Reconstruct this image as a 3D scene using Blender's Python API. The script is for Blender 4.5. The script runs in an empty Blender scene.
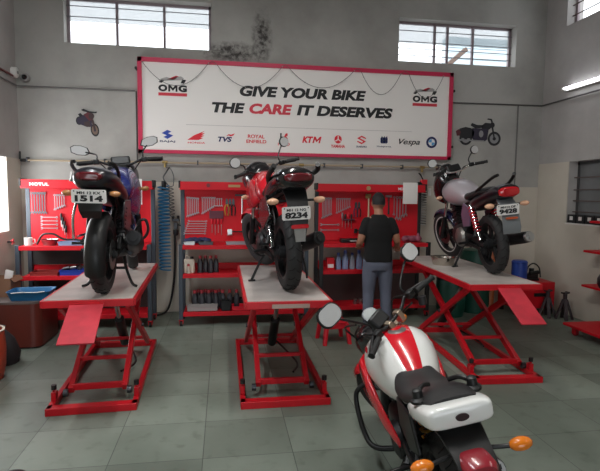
import bpy, bmesh, math, random
from mathutils import Vector, Matrix, Euler
random.seed(7)
SC = bpy.context.scene
COL = SC.collection
PI = math.pi

# ---------------------------------------------------------------- camera, world, lights, exposure
cam_data = bpy.data.cameras.new('camera')
cam_data.sensor_fit = 'HORIZONTAL'
cam_data.sensor_width = 36.0
cam_data.lens = 36.0 * 487.0 / 600.0
cam_data.clip_start = 0.05
cam = bpy.data.objects.new('camera', cam_data)
COL.objects.link(cam)
_r = Vector((0.988, -0.154, 0.011)).normalized()
_f = Vector((0.154, 0.984, -0.085)).normalized()
_u = _r.cross(_f).normalized()
_r = _f.cross(_u).normalized()
cam.matrix_world = Matrix(((_r.x, _u.x, -_f.x, 0.0), (_r.y, _u.y, -_f.y, 0.0), (_r.z, _u.z, -_f.z, 1.65), (0, 0, 0, 1)))
SC.camera = cam

SC.view_settings.view_transform = 'Standard'
SC.view_settings.look = 'None'
SC.view_settings.gamma = 1.0
SC.view_settings.use_curve_mapping = False
SC.view_settings.exposure = 0.0
SC.cycles.use_denoising = True
SC.cycles.max_bounces = 6
SC.cycles.sample_clamp_indirect = 4.0

world = bpy.data.worlds.new('sky')
SC.world = world
world.use_nodes = True
_bg = world.node_tree.nodes['Background']
_bg.inputs['Color'].default_value = (0.90, 0.95, 1.0, 1)
_bg.inputs['Strength'].default_value = 2.9

def area_light(name, loc, rot, sx, sy, power, color=(1, 1, 1), portal=False, spread=180):
    d = bpy.data.lights.new(name, 'AREA')
    d.shape = 'RECTANGLE'; d.size = sx; d.size_y = sy; d.energy = power; d.color = color
    d.spread = math.radians(spread)
    d.cycles.is_portal = portal
    o = bpy.data.objects.new(name, d)
    o.location = loc; o.rotation_euler = rot
    COL.objects.link(o)
    return o
# the shop's overhead fluorescent battens and the daylight of the open shutter behind the camera
area_light('tube_lamp', (0.6, 2.9, 4.35), (0, 0, PI/2), 2.4, 0.12, 68, (1.0, 0.98, 0.93))
area_light('tube_lamp', (3.2, 1.2, 4.35), (0, 0, PI/2), 2.4, 0.12, 24, (1.0, 0.98, 0.93))
area_light('tube_lamp', (-1.2, 2.4, 4.35), (0, 0, PI/2), 2.4, 0.12, 92, (0.95, 0.98, 1.0))
area_light('shutter_daylight', (0.6, -3.9, 1.25), (PI/2, 0, 0), 3.6, 2.3, 26, (0.92, 0.97, 1.0))
area_light('window_daylight', (-1.1, 6.95, 4.1), (-PI/2, 0, 0), 1.9, 0.95, 0, portal=True)
area_light('window_daylight', (3.4, 6.95, 3.85), (-PI/2, 0, 0), 1.8, 0.6, 0, portal=True)
area_light('window_daylight', (-2.72, 5.75, 1.6), (0, -PI/2, 0), 0.95, 1.4, 48, (0.95, 0.98, 1.0))

# ---------------------------------------------------------------- materials
def lin(h):
    h = h.lstrip('#')
    out = []
    for i in (0, 2, 4):
        c = int(h[i:i+2], 16) / 255.0
        out.append(c / 12.92 if c <= 0.04045 else ((c + 0.055) / 1.055) ** 2.4)
    return (*out, 1.0)
MATS = {}
def mat(name, hexc, rough=0.5, metal=0.0, var=0.0, vscale=6.0, hex2=None, bump=0.0, bscale=60.0, coat=0.0, spec=0.5, alpha=1.0, trans=0.0):
    if name in MATS: return MATS[name]
    m = bpy.data.materials.new(name); m.use_nodes = True
    nt = m.node_tree; b = nt.nodes['Principled BSDF']
    c = lin(hexc)
    b.inputs['Base Color'].default_value = c
    b.inputs['Roughness'].default_value = rough
    b.inputs['Metallic'].default_value = metal
    b.inputs['Coat Weight'].default_value = coat
    b.inputs['Specular IOR Level'].default_value = spec
    b.inputs['Alpha'].default_value = alpha
    b.inputs['Transmission Weight'].default_value = trans
    tc = nt.nodes.new('ShaderNodeTexCoord')
    if var > 0 or hex2:
        n = nt.nodes.new('ShaderNodeTexNoise'); n.inputs['Scale'].default_value = vscale; n.inputs['Detail'].default_value = 6
        nt.links.new(tc.outputs['Object'], n.inputs['Vector'])
        rp = nt.nodes.new('ShaderNodeValToRGB')
        rp.color_ramp.elements[0].position = 0.35; rp.color_ramp.elements[1].position = 0.68
        c2 = lin(hex2) if hex2 else tuple(x * (1 - var) for x in c[:3]) + (1,)
        rp.color_ramp.elements[0].color = c2; rp.color_ramp.elements[1].color = c
        nt.links.new(n.outputs['Fac'], rp.inputs['Fac'])
        nt.links.new(rp.outputs['Color'], b.inputs['Base Color'])
    if bump > 0:
        n2 = nt.nodes.new('ShaderNodeTexNoise'); n2.inputs['Scale'].default_value = bscale; n2.inputs['Detail'].default_value = 4
        nt.links.new(tc.outputs['Object'], n2.inputs['Vector'])
        bp = nt.nodes.new('ShaderNodeBump'); bp.inputs['Strength'].default_value = bump; bp.inputs['Distance'].default_value = 0.01
        nt.links.new(n2.outputs['Fac'], bp.inputs['Height'])
        nt.links.new(bp.outputs['Normal'], b.inputs['Normal'])
    MATS[name] = m
    return m
def emit(name, hexc, strength):
    m = bpy.data.materials.new(name); m.use_nodes = True
    b = m.node_tree.nodes['Principled BSDF']
    b.inputs['Base Color'].default_value = lin(hexc)
    b.inputs['Emission Color'].default_value = lin(hexc)
    b.inputs['Emission Strength'].default_value = strength
    MATS[name] = m
    return m

# ---------------------------------------------------------------- mesh helpers
class B:
    """collects shapes and links them as one mesh object"""
    def __init__(s): s.bm = bmesh.new()
    def box(s, c, d, rot=None):
        m = Matrix.Translation(Vector(c))
        if rot is not None: m = m @ Euler(rot).to_matrix().to_4x4()
        m = m @ Matrix.Diagonal((d[0], d[1], d[2], 1))
        bmesh.ops.create_cube(s.bm, size=1.0, matrix=m); return s
    def b2(s, a, b):
        return s.box([(x + y) / 2 for x, y in zip(a, b)], [abs(y - x) for x, y in zip(a, b)])
    def bar(s, p0, p1, w, h, up=(0, 0, 1)):
        p0 = Vector(p0); p1 = Vector(p1); d = p1 - p0; L = d.length; d.normalize()
        x = d.cross(Vector(up))
        if x.length < 1e-5: x = d.cross(Vector((1, 0, 0)))
        x.normalize(); z = x.cross(d)
        m = Matrix((( x.x, d.x, z.x, 0), (x.y, d.y, z.y, 0), (x.z, d.z, z.z, 0), (0, 0, 0, 1)))
        m = Matrix.Translation((p0 + p1) / 2) @ m @ Matrix.Diagonal((w, L, h, 1))
        bmesh.ops.create_cube(s.bm, size=1.0, matrix=m); return s
    def rings(s, rings, cap=True, close=False):
        vs = [[s.bm.verts.new(p) for p in r] for r in rings]
        n = len(vs[0]); k = len(vs)
        for i in range(k if close else k - 1):
            a = vs[i]; b = vs[(i + 1) % k]
            for j in range(n):
                try: s.bm.faces.new((a[j], a[(j + 1) % n], b[(j + 1) % n], b[j]))
                except ValueError: pass
        if cap and not close:
            for r in (vs[0], vs[-1]):
                try: s.bm.faces.new(r)
                except ValueError: pass
        return s
    def tube(s, pts, r, seg=8, closed=False):
        pts = [Vector(p) for p in pts]; n = len(pts)
        rr = r if isinstance(r, (list, tuple)) else [r] * n
        rings = []; up = None
        for i, p in enumerate(pts):
            if closed: d = pts[(i + 1) % n] - pts[i - 1]
            elif i == 0: d = pts[1] - p
            elif i == n - 1: d = p - pts[i - 1]
            else: d = (pts[i + 1] - p).normalized() + (p - pts[i - 1]).normalized()
            if d.length < 1e-9: d = Vector((0, 0, 1))
            d.normalize()
            if up is None:
                up = Vector((0, 0, 1)) if abs(d.z) < 0.9 else Vector((1, 0, 0))
            x = d.cross(up)
            if x.length < 1e-6: x = d.orthogonal()
            x.normalize(); y = x.cross(d); up = y
            rings.append([p + rr[i] * (math.cos(t) * x + math.sin(t) * y) for t in [2 * PI * k / seg for k in range(seg)]])
        return s.rings(rings, True, closed)
    def cyl(s, p0, p1, r0, r1=None, seg=16):
        return s.tube([p0, p1], [r0, r0 if r1 is None else r1], seg)
    def curve(s, pts, r, seg=8, sub=6, closed=False):
        return s.tube(spline(pts, sub, closed), r, seg, closed)
    def lathe(s, prof, c=(0, 0, 0), axis='z', seg=24, close=False):
        c = Vector(c); rings = []
        for (h, r) in prof:
            ring = []
            for k in range(seg):
                t = 2 * PI * k / seg; a, b = r * math.cos(t), r * math.sin(t)
                v = {'z': (a, b, h), 'x': (h, a, b), 'y': (b, h, a)}[axis]
                ring.append(c + Vector(v))
            rings.append(ring)
        return s.rings(rings, not close, close)
    def loft(s, st, n=24, axis='y'):
        """stations (y, z_low, z_high, half_width, exponent, x_shift)"""
        rings = []
        for q in st:
            y, zl, zh, w = q[:4]; e = q[4] if len(q) > 4 else 2.2; xo = q[5] if len(q) > 5 else 0
            ring = []
            for k in range(n):
                t = 2 * PI * k / n; cs, sn = math.cos(t), math.sin(t)
                px = w * math.copysign(abs(cs) ** (2 / e), cs) + xo
                pz = (zl + zh) / 2 + (zh - zl) / 2 * math.copysign(abs(sn) ** (2 / e), sn)
                ring.append((px, y, pz) if axis == 'y' else (px, pz, y))
            rings.append(ring)
        return s.rings(rings)
    def prism(s, poly, a, b, plane='xz'):
        def P(u, v, w): return {'xz': (u, w, v), 'yz': (w, u, v), 'xy': (u, v, w)}[plane]
        return s.rings([[P(u, v, a) for u, v in poly], [P(u, v, b) for u, v in poly]])
    def ball(s, c, r, seg=16, scale=(1, 1, 1)):
        m = Matrix.Translation(Vector(c)) @ Matrix.Diagonal((r * scale[0], r * scale[1], r * scale[2], 1))
        bmesh.ops.create_uvsphere(s.bm, u_segments=seg, v_segments=max(6, seg // 2), radius=1.0, matrix=m); return s
    def xf(s, m):
        bmesh.ops.transform(s.bm, matrix=m, verts=s.bm.verts); return s
    def mesh(s, name, m, smooth=True, angle=40):
        bmesh.ops.recalc_face_normals(s.bm, faces=s.bm.faces)
        me = bpy.data.meshes.new(name); s.bm.to_mesh(me); s.bm.free()
        if m is not None: me.materials.append(m)
        if smooth:
            me.polygons.foreach_set('use_smooth', [True] * len(me.polygons))
            me.set_sharp_from_angle(angle=math.radians(angle))
        return me
    def obj(s, name, m, parent=None, bevel=0.0, smooth=True, angle=40, label=None, kind=None, subd=0):
        o = bpy.data.objects.new(name, s.mesh(name, m, smooth, angle))
        COL.objects.link(o)
        if parent is not None: o.parent = parent
        if bevel > 0:
            md = o.modifiers.new('bevel', 'BEVEL'); md.width = bevel; md.segments = 2; md.limit_method = 'ANGLE'; md.angle_limit = math.radians(35)
            md.harden_normals = False
        if subd:
            md = o.modifiers.new('subd', 'SUBSURF'); md.levels = subd; md.render_levels = subd
        if label: o['label'] = label
        if kind: o['kind'] = kind
        return o

def spline(pts, sub=6, closed=False):
    pts = [Vector(p) for p in pts]; n = len(pts); out = []
    for i in range(n if closed else n - 1):
        p0 = pts[i - 1] if (i > 0 or closed) else pts[i]
        p1 = pts[i]; p2 = pts[(i + 1) % n]
        p3 = pts[(i + 2) % n] if (i + 2 < n or closed) else p2
        for k in range(sub):
            t = k / sub
            out.append(0.5 * ((2 * p1) + (p2 - p0) * t + (2 * p0 - 5 * p1 + 4 * p2 - p3) * t * t + (3 * p1 - p0 - 3 * p2 + p3) * t ** 3))
    if not closed: out.append(pts[-1])
    return out
def ellipse(cx, cy, rx, ry, n=24, a0=0, a1=2 * PI):
    full = abs(a1 - a0 - 2 * PI) < 1e-6
    m = n if full else n - 1
    return [(cx + rx * math.cos(a0 + (a1 - a0) * k / m), cy + ry * math.sin(a0 + (a1 - a0) * k / m)) for k in range(n)]
def rrect(cx, cy, w, h, r, n=4):
    out = []
    for sx, sy, a in ((1, 1, 0), (-1, 1, PI / 2), (-1, -1, PI), (1, -1, 1.5 * PI)):
        for k in range(n + 1):
            t = a + PI / 2 * k / n
            out.append((cx + sx * (w / 2 - r) + r * math.cos(t), cy + sy * (h / 2 - r) + r * math.sin(t)))
    return out
def thing(name, label, cat, loc=(0, 0, 0), rot=(0, 0, 0), group=None):
    o = bpy.data.objects.new(name, None); o.empty_display_size = 0.1
    COL.objects.link(o); o.location = loc; o.rotation_euler = rot
    o['label'] = label; o['category'] = cat
    if group: o['group'] = group
    return o
def tag(o, label, cat, group=None, kind=None):
    o['label'] = label; o['category'] = cat
    if group: o['group'] = group
    if kind: o['kind'] = kind
    return o
def struct(o, label=None):
    o['kind'] = 'structure'
    if label: o['label'] = label
    return o
def dup(root, loc=None, rot=None, label=None, scale=None):
    r = root.copy(); COL.objects.link(r)
    if loc is not None: r.location = loc
    if rot is not None: r.rotation_euler = rot
    if scale is not None: r.scale = scale
    if label: r['label'] = label
    for ch in list(root.children):
        c = ch.copy(); COL.objects.link(c); c.parent = r; c.matrix_parent_inverse = ch.matrix_parent_inverse
        for g in list(ch.children):
            d = g.copy(); COL.objects.link(d); d.parent = c; d.matrix_parent_inverse = g.matrix_parent_inverse
    return r
def text_mesh(s, bold=0.0, shear=0.0, extrude=0.0, spacing=1.0):
    cu = bpy.data.curves.new('lettering', 'FONT'); cu.body = s
    cu.offset = bold; cu.shear = shear; cu.extrude = extrude; cu.space_character = spacing
    cu.resolution_u = 4
    o = bpy.data.objects.new('lettering', cu); COL.objects.link(o)
    dg = bpy.context.evaluated_depsgraph_get()
    me = bpy.data.meshes.new_from_object(o.evaluated_get(dg))
    bpy.data.objects.remove(o); bpy.data.curves.remove(cu)
    return me
def text_fit(name, s, x0, x1, z0, z1, y, m, parent=None, bold=0.02, shear=0.0, spacing=1.0, depth=0.002, rot=None):
    """lettering filling x0..x1, z0..z1 on a plane facing -Y at y"""
    me = text_mesh(s, bold, shear, 0.01, spacing)
    xs = [v.co.x for v in me.vertices]; ys = [v.co.y for v in me.vertices]
    ax, bx, ay, by = min(xs), max(xs), min(ys), max(ys)
    for v in me.vertices:
        u = (v.co.x - ax) / (bx - ax); w = (v.co.y - ay) / (by - ay)
        v.co = Vector((x0 + u * (x1 - x0), y - depth * (0.5 + 0.5 * (1 if v.co.z > 0 else -1)), z0 + w * (z1 - z0)))
    me.materials.clear(); me.materials.append(m)
    me.name = name
    o = bpy.data.objects.new(name, me); COL.objects.link(o)
    if parent is not None: o.parent = parent
    return o
ORD = ['first', 'second', 'third', 'fourth', 'fifth', 'sixth', 'seventh', 'eighth', 'ninth', 'tenth']
# ---------------------------------------------------------------- the room
XL, XR, YB, YF, ZC = -2.62, 4.77, 6.86, -4.0, 5.3
WT = 0.25

def wall_mesh(u0, u1, v0, v1, holes, P, t):
    """slab with rectangular openings; P(u, v, w) -> point, w runs 0..t through the slab"""
    us = sorted({u0, u1, *[h[0] for h in holes], *[h[1] for h in holes]})
    vs = sorted({v0, v1, *[h[2] for h in holes], *[h[3] for h in holes]})
    b = B(); cache = {}
    def V(u, v, w):
        k = (round(u, 5), round(v, 5), w)
        if k not in cache: cache[k] = b.bm.verts.new(P(u, v, w))
        return cache[k]
    def solid(i, j):
        if i < 0 or j < 0 or i >= len(us) - 1 or j >= len(vs) - 1: return False
        cu, cv = (us[i] + us[i + 1]) / 2, (vs[j] + vs[j + 1]) / 2
        return not any(h[0] < cu < h[1] and h[2] < cv < h[3] for h in holes)
    for i in range(len(us) - 1):
        for j in range(len(vs) - 1):
            if not solid(i, j): continue
            a, c, d, e = us[i], us[i + 1], vs[j], vs[j + 1]
            for w in (0, t):
                b.bm.faces.new((V(a, d, w), V(c, d, w), V(c, e, w), V(a, e, w)))
            for (di, dj, q) in ((-1, 0, ((a, d), (a, e))), (1, 0, ((c, d), (c, e))), (0, -1, ((a, d), (c, d))), (0, 1, ((a, e), (c, e)))):
                if not solid(i + di, j + dj):
                    b.bm.faces.new((V(*q[0], 0), V(*q[1], 0), V(*q[1], t), V(*q[0], t)))
    return b

def floor_material():
    m = bpy.data.materials.new('stone_tiles'); m.use_nodes = True
    nt = m.node_tree; N = nt.nodes; L = nt.links; b = N['Principled BSDF']
    tc = N.new('ShaderNodeTexCoord')
    mp = N.new('ShaderNodeMapping'); mp.inputs['Location'].default_value = (0.134, 0.04, 0)
    L.new(tc.outputs['Object'], mp.inputs['Vector'])
    br = N.new('ShaderNodeTexBrick'); br.offset = 0.0; br.squash = 1.0
    br.inputs['Scale'].default_value = 1.0; br.inputs['Brick Width'].default_value = 0.567; br.inputs['Row Height'].default_value = 0.5
    br.inputs['Mortar Size'].default_value = 0.0028; br.inputs['Mortar Smooth'].default_value = 0.2; br.inputs['Bias'].default_value = 0.0
    br.inputs['Color1'].default_value = lin('#858e83'); br.inputs['Color2'].default_value = lin('#6e766c'); br.inputs['Mortar'].default_value = lin('#4f534e')
    L.new(mp.outputs['Vector'], br.inputs['Vector'])
    n1 = N.new('ShaderNodeTexNoise'); n1.inputs['Scale'].default_value = 1.1; n1.inputs['Detail'].default_value = 7
    L.new(tc.outputs['Object'], n1.inputs['Vector'])
    r1 = N.new('ShaderNodeValToRGB'); r1.color_ramp.elements[0].position = 0.36; r1.color_ramp.elements[1].position = 0.62
    r1.color_ramp.elements[0].color = (0.66, 0.68, 0.66, 1); r1.color_ramp.elements[1].color = (1, 1, 1, 1)
    L.new(n1.outputs['Fac'], r1.inputs['Fac'])
    mx = N.new('ShaderNodeMixRGB'); mx.blend_type = 'MULTIPLY'; mx.inputs['Fac'].default_value = 1.0
    L.new(br.outputs['Color'], mx.inputs['Color1']); L.new(r1.outputs['Color'], mx.inputs['Color2'])
    n2 = N.new('ShaderNodeTexNoise'); n2.inputs['Scale'].default_value = 9; n2.inputs['Detail'].default_value = 8
    L.new(tc.outputs['Object'], n2.inputs['Vector'])
    r2 = N.new('ShaderNodeValToRGB'); r2.color_ramp.elements[0].position = 0.28; r2.color_ramp.elements[1].position = 0.44
    r2.color_ramp.elements[0].color = (0.62, 0.63, 0.60, 1); r2.color_ramp.elements[1].color = (1, 1, 1, 1)
    L.new(n2.outputs['Fac'], r2.inputs['Fac'])
    mx2 = N.new('ShaderNodeMixRGB'); mx2.blend_type = 'MULTIPLY'; mx2.inputs['Fac'].default_value = 0.6
    L.new(mx.outputs['Color'], mx2.inputs['Color1']); L.new(r2.outputs['Color'], mx2.inputs['Color2'])
    L.new(mx2.outputs['Color'], b.inputs['Base Color'])
    rr = N.new('ShaderNodeMapRange'); rr.inputs['To Min'].default_value = 0.38; rr.inputs['To Max'].default_value = 0.62
    L.new(n1.outputs['Fac'], rr.inputs['Value']); L.new(rr.outputs['Result'], b.inputs['Roughness'])
    bp = N.new('ShaderNodeBump'); bp.inputs['Strength'].default_value = 0.25; bp.inputs['Distance'].default_value = 0.01
    L.new(br.outputs['Fac'], bp.inputs['Height']); bp.invert = True
    L.new(bp.outputs['Normal'], b.inputs['Normal'])
    return m

def plaster_material(name, hexc, hex2, stain=None):
    m = bpy.data.materials.new(name); m.use_nodes = True
    nt = m.node_tree; N = nt.nodes; L = nt.links; b = N['Principled BSDF']
    b.inputs['Roughness'].default_value = 0.85
    tc = N.new('ShaderNodeTexCoord')
    n1 = N.new('ShaderNodeTexNoise'); n1.inputs['Scale'].default_value = 0.9; n1.inputs['Detail'].default_value = 9; n1.inputs['Roughness'].default_value = 0.6
    L.new(tc.outputs['Object'], n1.inputs['Vector'])
    r1 = N.new('ShaderNodeValToRGB'); r1.color_ramp.elements[0].position = 0.35; r1.color_ramp.elements[1].position = 0.62
    r1.color_ramp.elements[0].color = lin(hex2); r1.color_ramp.elements[1].color = lin(hexc)
    L.new(n1.outputs['Fac'], r1.inputs['Fac'])
    out = r1.outputs['Color']
    for (sx, sz, rx, rz) in (stain or []):
        # a damp patch with a ragged edge
        mp = N.new('ShaderNodeMapping'); mp.vector_type = 'TEXTURE'
        mp.inputs['Location'].default_value = (sx, 6.86, sz); mp.inputs['Scale'].default_value = (rx, 3.0, rz)
        L.new(tc.outputs['Object'], mp.inputs['Vector'])
        ln = N.new('ShaderNodeVectorMath'); ln.operation = 'LENGTH'; L.new(mp.outputs['Vector'], ln.inputs[0])
        n2 = N.new('ShaderNodeTexNoise'); n2.inputs['Scale'].default_value = 9; n2.inputs['Detail'].default_value = 10; n2.inputs['Roughness'].default_value = 0.75
        L.new(tc.outputs['Object'], n2.inputs['Vector'])
        ad = N.new('ShaderNodeMath'); ad.operation = 'ADD'; L.new(ln.outputs['Value'], ad.inputs[0]); L.new(n2.outputs['Fac'], ad.inputs[1])
        mr = N.new('ShaderNodeMapRange'); mr.inputs['From Min'].default_value = 0.9; mr.inputs['From Max'].default_value = 1.5
        mr.inputs['To Min'].default_value = 0.95; mr.inputs['To Max'].default_value = 0.0
        L.new(ad.outputs['Value'], mr.inputs['Value'])
        n3 = N.new('ShaderNodeTexNoise'); n3.inputs['Scale'].default_value = 16; n3.inputs['Detail'].default_value = 10; n3.inputs['Roughness'].default_value = 0.7
        L.new(tc.outputs['Object'], n3.inputs['Vector'])
        m3 = N.new('ShaderNodeMapRange'); m3.inputs['From Min'].default_value = 0.42; m3.inputs['From Max'].default_value = 0.58; m3.inputs['To Min'].default_value = 0.25
        L.new(n3.outputs['Fac'], m3.inputs['Value'])
        mu = N.new('ShaderNodeMath'); mu.operation = 'MULTIPLY'; L.new(mr.outputs['Result'], mu.inputs[0]); L.new(m3.outputs['Result'], mu.inputs[1])
        mx = N.new('ShaderNodeMixRGB'); mx.inputs['Color2'].default_value = lin('#35302f')
        L.new(mu.outputs['Value'], mx.inputs['Fac']); L.new(out, mx.inputs['Color1'])
        out = mx.outputs['Color']
    L.new(out, b.inputs['Base Color'])
    bp = N.new('ShaderNodeBump'); bp.inputs['Strength'].default_value = 0.15; bp.inputs['Distance'].default_value = 0.02
    L.new(n1.outputs['Fac'], bp.inputs['Height']); L.new(bp.outputs['Normal'], b.inputs['Normal'])
    return m
FLOOR = floor_material()
PL_BACK = plaster_material('grey_plaster_back', '#aeaca7', '#96948f', [(0.52, 3.78, 0.16, 0.42), (0.12, 3.55, 0.50, 0.16)])
PL = plaster_material('grey_plaster', '#b4b0ad', '#a09c99')
CREAM = plaster_material('cream_wall_panel', '#c9c1b4', '#bbb3a6')
WHITE_PAINT = mat('white_paint', '#d8d4d0', 0.55, var=0.08)

struct(B().b2((XL - 0.3, YF - 3, -0.15), (XR + 0.3, YB + 0.3, 0)).obj('floor', FLOOR, smooth=False))
struct(B().b2((XL - 0.25, YF, ZC), (XR + 0.25, YB + 0.25, ZC + 0.2)).obj('ceiling', mat('ceiling_sheet', '#a7a6a4', 0.8), smooth=False))
W1 = (-2.03, -0.165, 3.565, 4.18); W2 = (2.47, 4.29, 3.565, 4.165)
W3 = (4.9, 6.42, 4.04, 4.62); W4 = (4.75, 6.20, 1.29, 2.14); W5 = (5.05, 6.44, 1.16, 2.06)
struct(wall_mesh(XL - WT, XR + WT, 0, ZC, [W1, W2], lambda u, v, w: (u, YB + w, v), WT).obj('wall_back', PL_BACK, smooth=False))
struct(wall_mesh(YF, YB, 0, ZC, [W5], lambda u, v, w: (XL - w, u, v), WT).obj('wall_left', PL, smooth=False))
struct(wall_mesh(YF, YB, 0, ZC, [W3, W4], lambda u, v, w: (XR + w, u, v), WT).obj('wall_right', PL, smooth=False))
struct(wall_mesh(XL, XR, 0, ZC, [(-1.3, 2.5, -1, 2.5)], lambda u, v, w: (u, YF - w, v), WT).obj('wall_front', PL, smooth=False))
# lower cream panelling
struct(B().b2((XL + 0.013, YB - 0.014, 0), (XR - 0.013, YB - 0.001, 1.79)).obj('trim_1', CREAM, smooth=False))
struct(wall_mesh(YF + 0.02, YB - 0.001, 0, 1.79, [W5], lambda u, v, w: (XL + 0.001 + w, u, v), 0.012).obj('trim_2', CREAM, smooth=False))
struct(wall_mesh(YF + 0.02, YB - 0.001, 0, 1.79, [W4], lambda u, v, w: (XR - 0.001 - w, u, v), 0.012).obj('trim_3', CREAM, smooth=False))

# windows
FRAME = mat('window_frame_paint', '#8d7f84', 0.5)
DFRAME = mat('dark_window_frame', '#3b3a3a', 0.5)
FROST = mat('frosted_pane', '#c6d0d4', 0.3, alpha=0.5)
DIM_DIRTY = mat('dim_dirty_glass', '#6f7070', 0.35, alpha=0.93, var=0.25, vscale=3.0)  # near-opaque grey also stands in for the dim outside
def win_root(n):
    o = bpy.data.objects.new('window_%d' % n, None); COL.objects.link(o); o['kind'] = 'structure'; return o
def back_window(n, W, mullions, bars, split, lower_rail):
    x0, x1, z0, z1 = W; y = YB + 0.14
    r = win_root(n); b = B(); t = 0.035
    b.b2((x0, y, z0), (x0 + t, y + t, z1)); b.b2((x1 - t, y, z0), (x1, y + t, z1))
    b.b2((x0, y, z0), (x1, y + t, z0 + t * 0.6)); b.b2((x0, y, z1 - t), (x1, y + t, z1))
    for mx in mullions: b.b2((x0 + (x1 - x0) * mx - 0.016, y - 0.004, z0), (x0 + (x1 - x0) * mx + 0.016, y + t, z1))
    b.obj('window_frame', FRAME, r, smooth=False)
    g = B()
    for f in bars: g.cyl((x0, y - 0.02, z0 + (z1 - z0) * f), (x1, y - 0.02, z0 + (z1 - z0) * f), 0.006, seg=6)
    g.obj('grille_bar', mat('bar_grey', '#75757a', 0.5), r)
    B().b2((x0 + t, y + 0.012, z0 + (z1 - z0) * split), (x1 - t, y + 0.018, z1 - t)).obj('pane', FROST, r, smooth=False)
back_window(1, W1, (0.337, 0.665), (0.60, 0.82), 0.52, True)
back_window(2, W2, (0.33, 0.44, 0.66), (0.2, 0.36, 0.52, 0.78), 0.50, True)
def side_window(n, X, W, sgn, frame_m, pane_m, mull, bars, pane_split=0.0, nb=0):
    y0, y1, z0, z1 = W; x = X + sgn * 0.13; r = win_root(n); b = B(); t = 0.04
    lo, hi = (x, x + 0.03) if sgn > 0 else (x - 0.03, x)
    b.b2((lo, y0, z0), (hi, y0 + t, z1)); b.b2((lo, y1 - t, z0), (hi, y1, z1)); b.b2((lo, y0, z0), (hi, y1, z0 + t)); b.b2((lo, y0, z1 - t), (hi, y1, z1))
    for mm in mull: b.b2((lo, y0 + (y1 - y0) * mm - 0.02, z0), (hi, y0 + (y1 - y0) * mm + 0.02, z1))
    b.obj('window_frame', frame_m, r, smooth=False)
    g = B(); xb = X + sgn * 0.09
    for f in bars: g.cyl((xb, y0, z0 + (z1 - z0) * f), (xb, y1, z0 + (z1 - z0) * f), 0.008, seg=6)
    for k in range(nb): g.cyl((xb, y0 + (y1 - y0) * (k + 0.5) / nb, z0), (xb, y0 + (y1 - y0) * (k + 0.5) / nb, z1), 0.007, seg=6)
    g.obj('grille_bar', mat('bar_rust', '#5b4a46', 0.6), r)
    if pane_m: B().b2((x + sgn * 0.012 - 0.003, y0 + t, z0 + (z1 - z0) * pane_split), (x + sgn * 0.012 + 0.003, y1 - t, z1 - t)).obj('pane', pane_m, r, smooth=False)
    return r
side_window(3, XR, W3, 1, FRAME, None, (0.5,), (0.25, 0.5, 0.75))
side_window(4, XR, W4, 1, DFRAME, DIM_DIRTY, (0.55, 0.1), (0.18, 0.36, 0.54, 0.74))
B_sill = B().b2((XR - 0.02, W4[0], W4[2] - 0.02), (XR + 0.12, W4[1], W4[2])).obj('window_sill', WHITE_PAINT, None, smooth=False); struct(B_sill)
side_window(5, XL, W5, -1, FRAME, FROST, (0.5,), (0.33, 0.66), 0.62)
# beyond the high right-hand window of the back wall: a neighbour's shed clad in pale sheeting
nb = B()
for k in range(14): nb.b2((5.15, 11.0 + 0.02 * (k % 2), 3.6 + k * 0.125), (9.0, 11.3, 3.6 + k * 0.125 + 0.115))
nb = nb.obj('neighbour_shed', mat('pale_sheeting', '#b4c2c8', 0.6), smooth=False); struct(nb)
struct(B().bar((4.6, 10.2, 4.3), (5.25, 10.3, 4.85), 0.09, 0.09).obj('neighbour_shed_post', mat('rust_beam', '#5d4b40', 0.7), smooth=False))

# ---------------------------------------------------------------- pipes, conduits, lamp, camera
BLACK = mat('black_plastic', '#161617', 0.42, spec=0.4)
RUBBER = mat('black_rubber', '#1a1a1a', 0.75, bump=0.2, bscale=80)
STEEL = mat('steel', '#b9b9b9', 0.28, 1.0)
DSTEEL = mat('dark_steel', '#54565a', 0.4, 0.9)
CHROME = mat('chrome', '#dcdcdc', 0.10, 1.0)
RED = mat('red_paint', '#c4101f', 0.38, var=0.22, vscale=5.0, spec=0.4)
RED2 = mat('red_sheet', '#c90f20', 0.5, var=0.10, vscale=3.0, spec=0.35)
REDP = mat('red_plastic', '#d3142a', 0.35)
WHITE = mat('white_plastic', '#dcdad6', 0.35)
PAPER = mat('paper', '#dedad6', 0.8)

c = B().tube([(XL + 0.02, -1.0, 3.03), (XL + 0.02, 6.82, 2.985), (-1.16, 6.845, 2.985)], 0.010, 6).obj('conduit_pipe', mat('conduit_grey', '#6a6766', 0.6))
tag(c, 'grey conduit running round the left corner to the banner', 'conduit')
c = B().tube([(XL + 0.02, -1.0, 3.15), (XL + 0.02, 6.70, 3.08)], 0.013, 6).obj('conduit_pipe', mat('conduit_red', '#6a3030', 0.6))
tag(c, 'dark red conduit high on the left wall ending at junction box', 'conduit')
c = B().tube([(3.29, 6.84, 3.005), (4.74, 6.84, 3.015), (4.75, 6.80, 3.015), (4.75, -1.0, 3.05)], 0.011, 6).obj('conduit_pipe', mat('conduit_dark', '#4a4746', 0.6))
tag(c, 'dark conduit from the banner round the right corner under tube lamp', 'conduit')
c = B().tube([(-1.145, 6.845, 2.98), (-1.145, 6.845, 2.08)], 0.010, 6).obj('conduit_pipe', MATS['conduit_dark']); tag(c, 'thin dark vertical conduit down the left edge of the banner', 'conduit')
c = B().tube([(4.36, 6.845, 3.0), (4.36, 6.845, 1.80)], 0.009, 6).obj('conduit_pipe', MATS['conduit_grey']); tag(c, 'thin grey vertical conduit beside the wall motorcycle decal', 'conduit')

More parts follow.
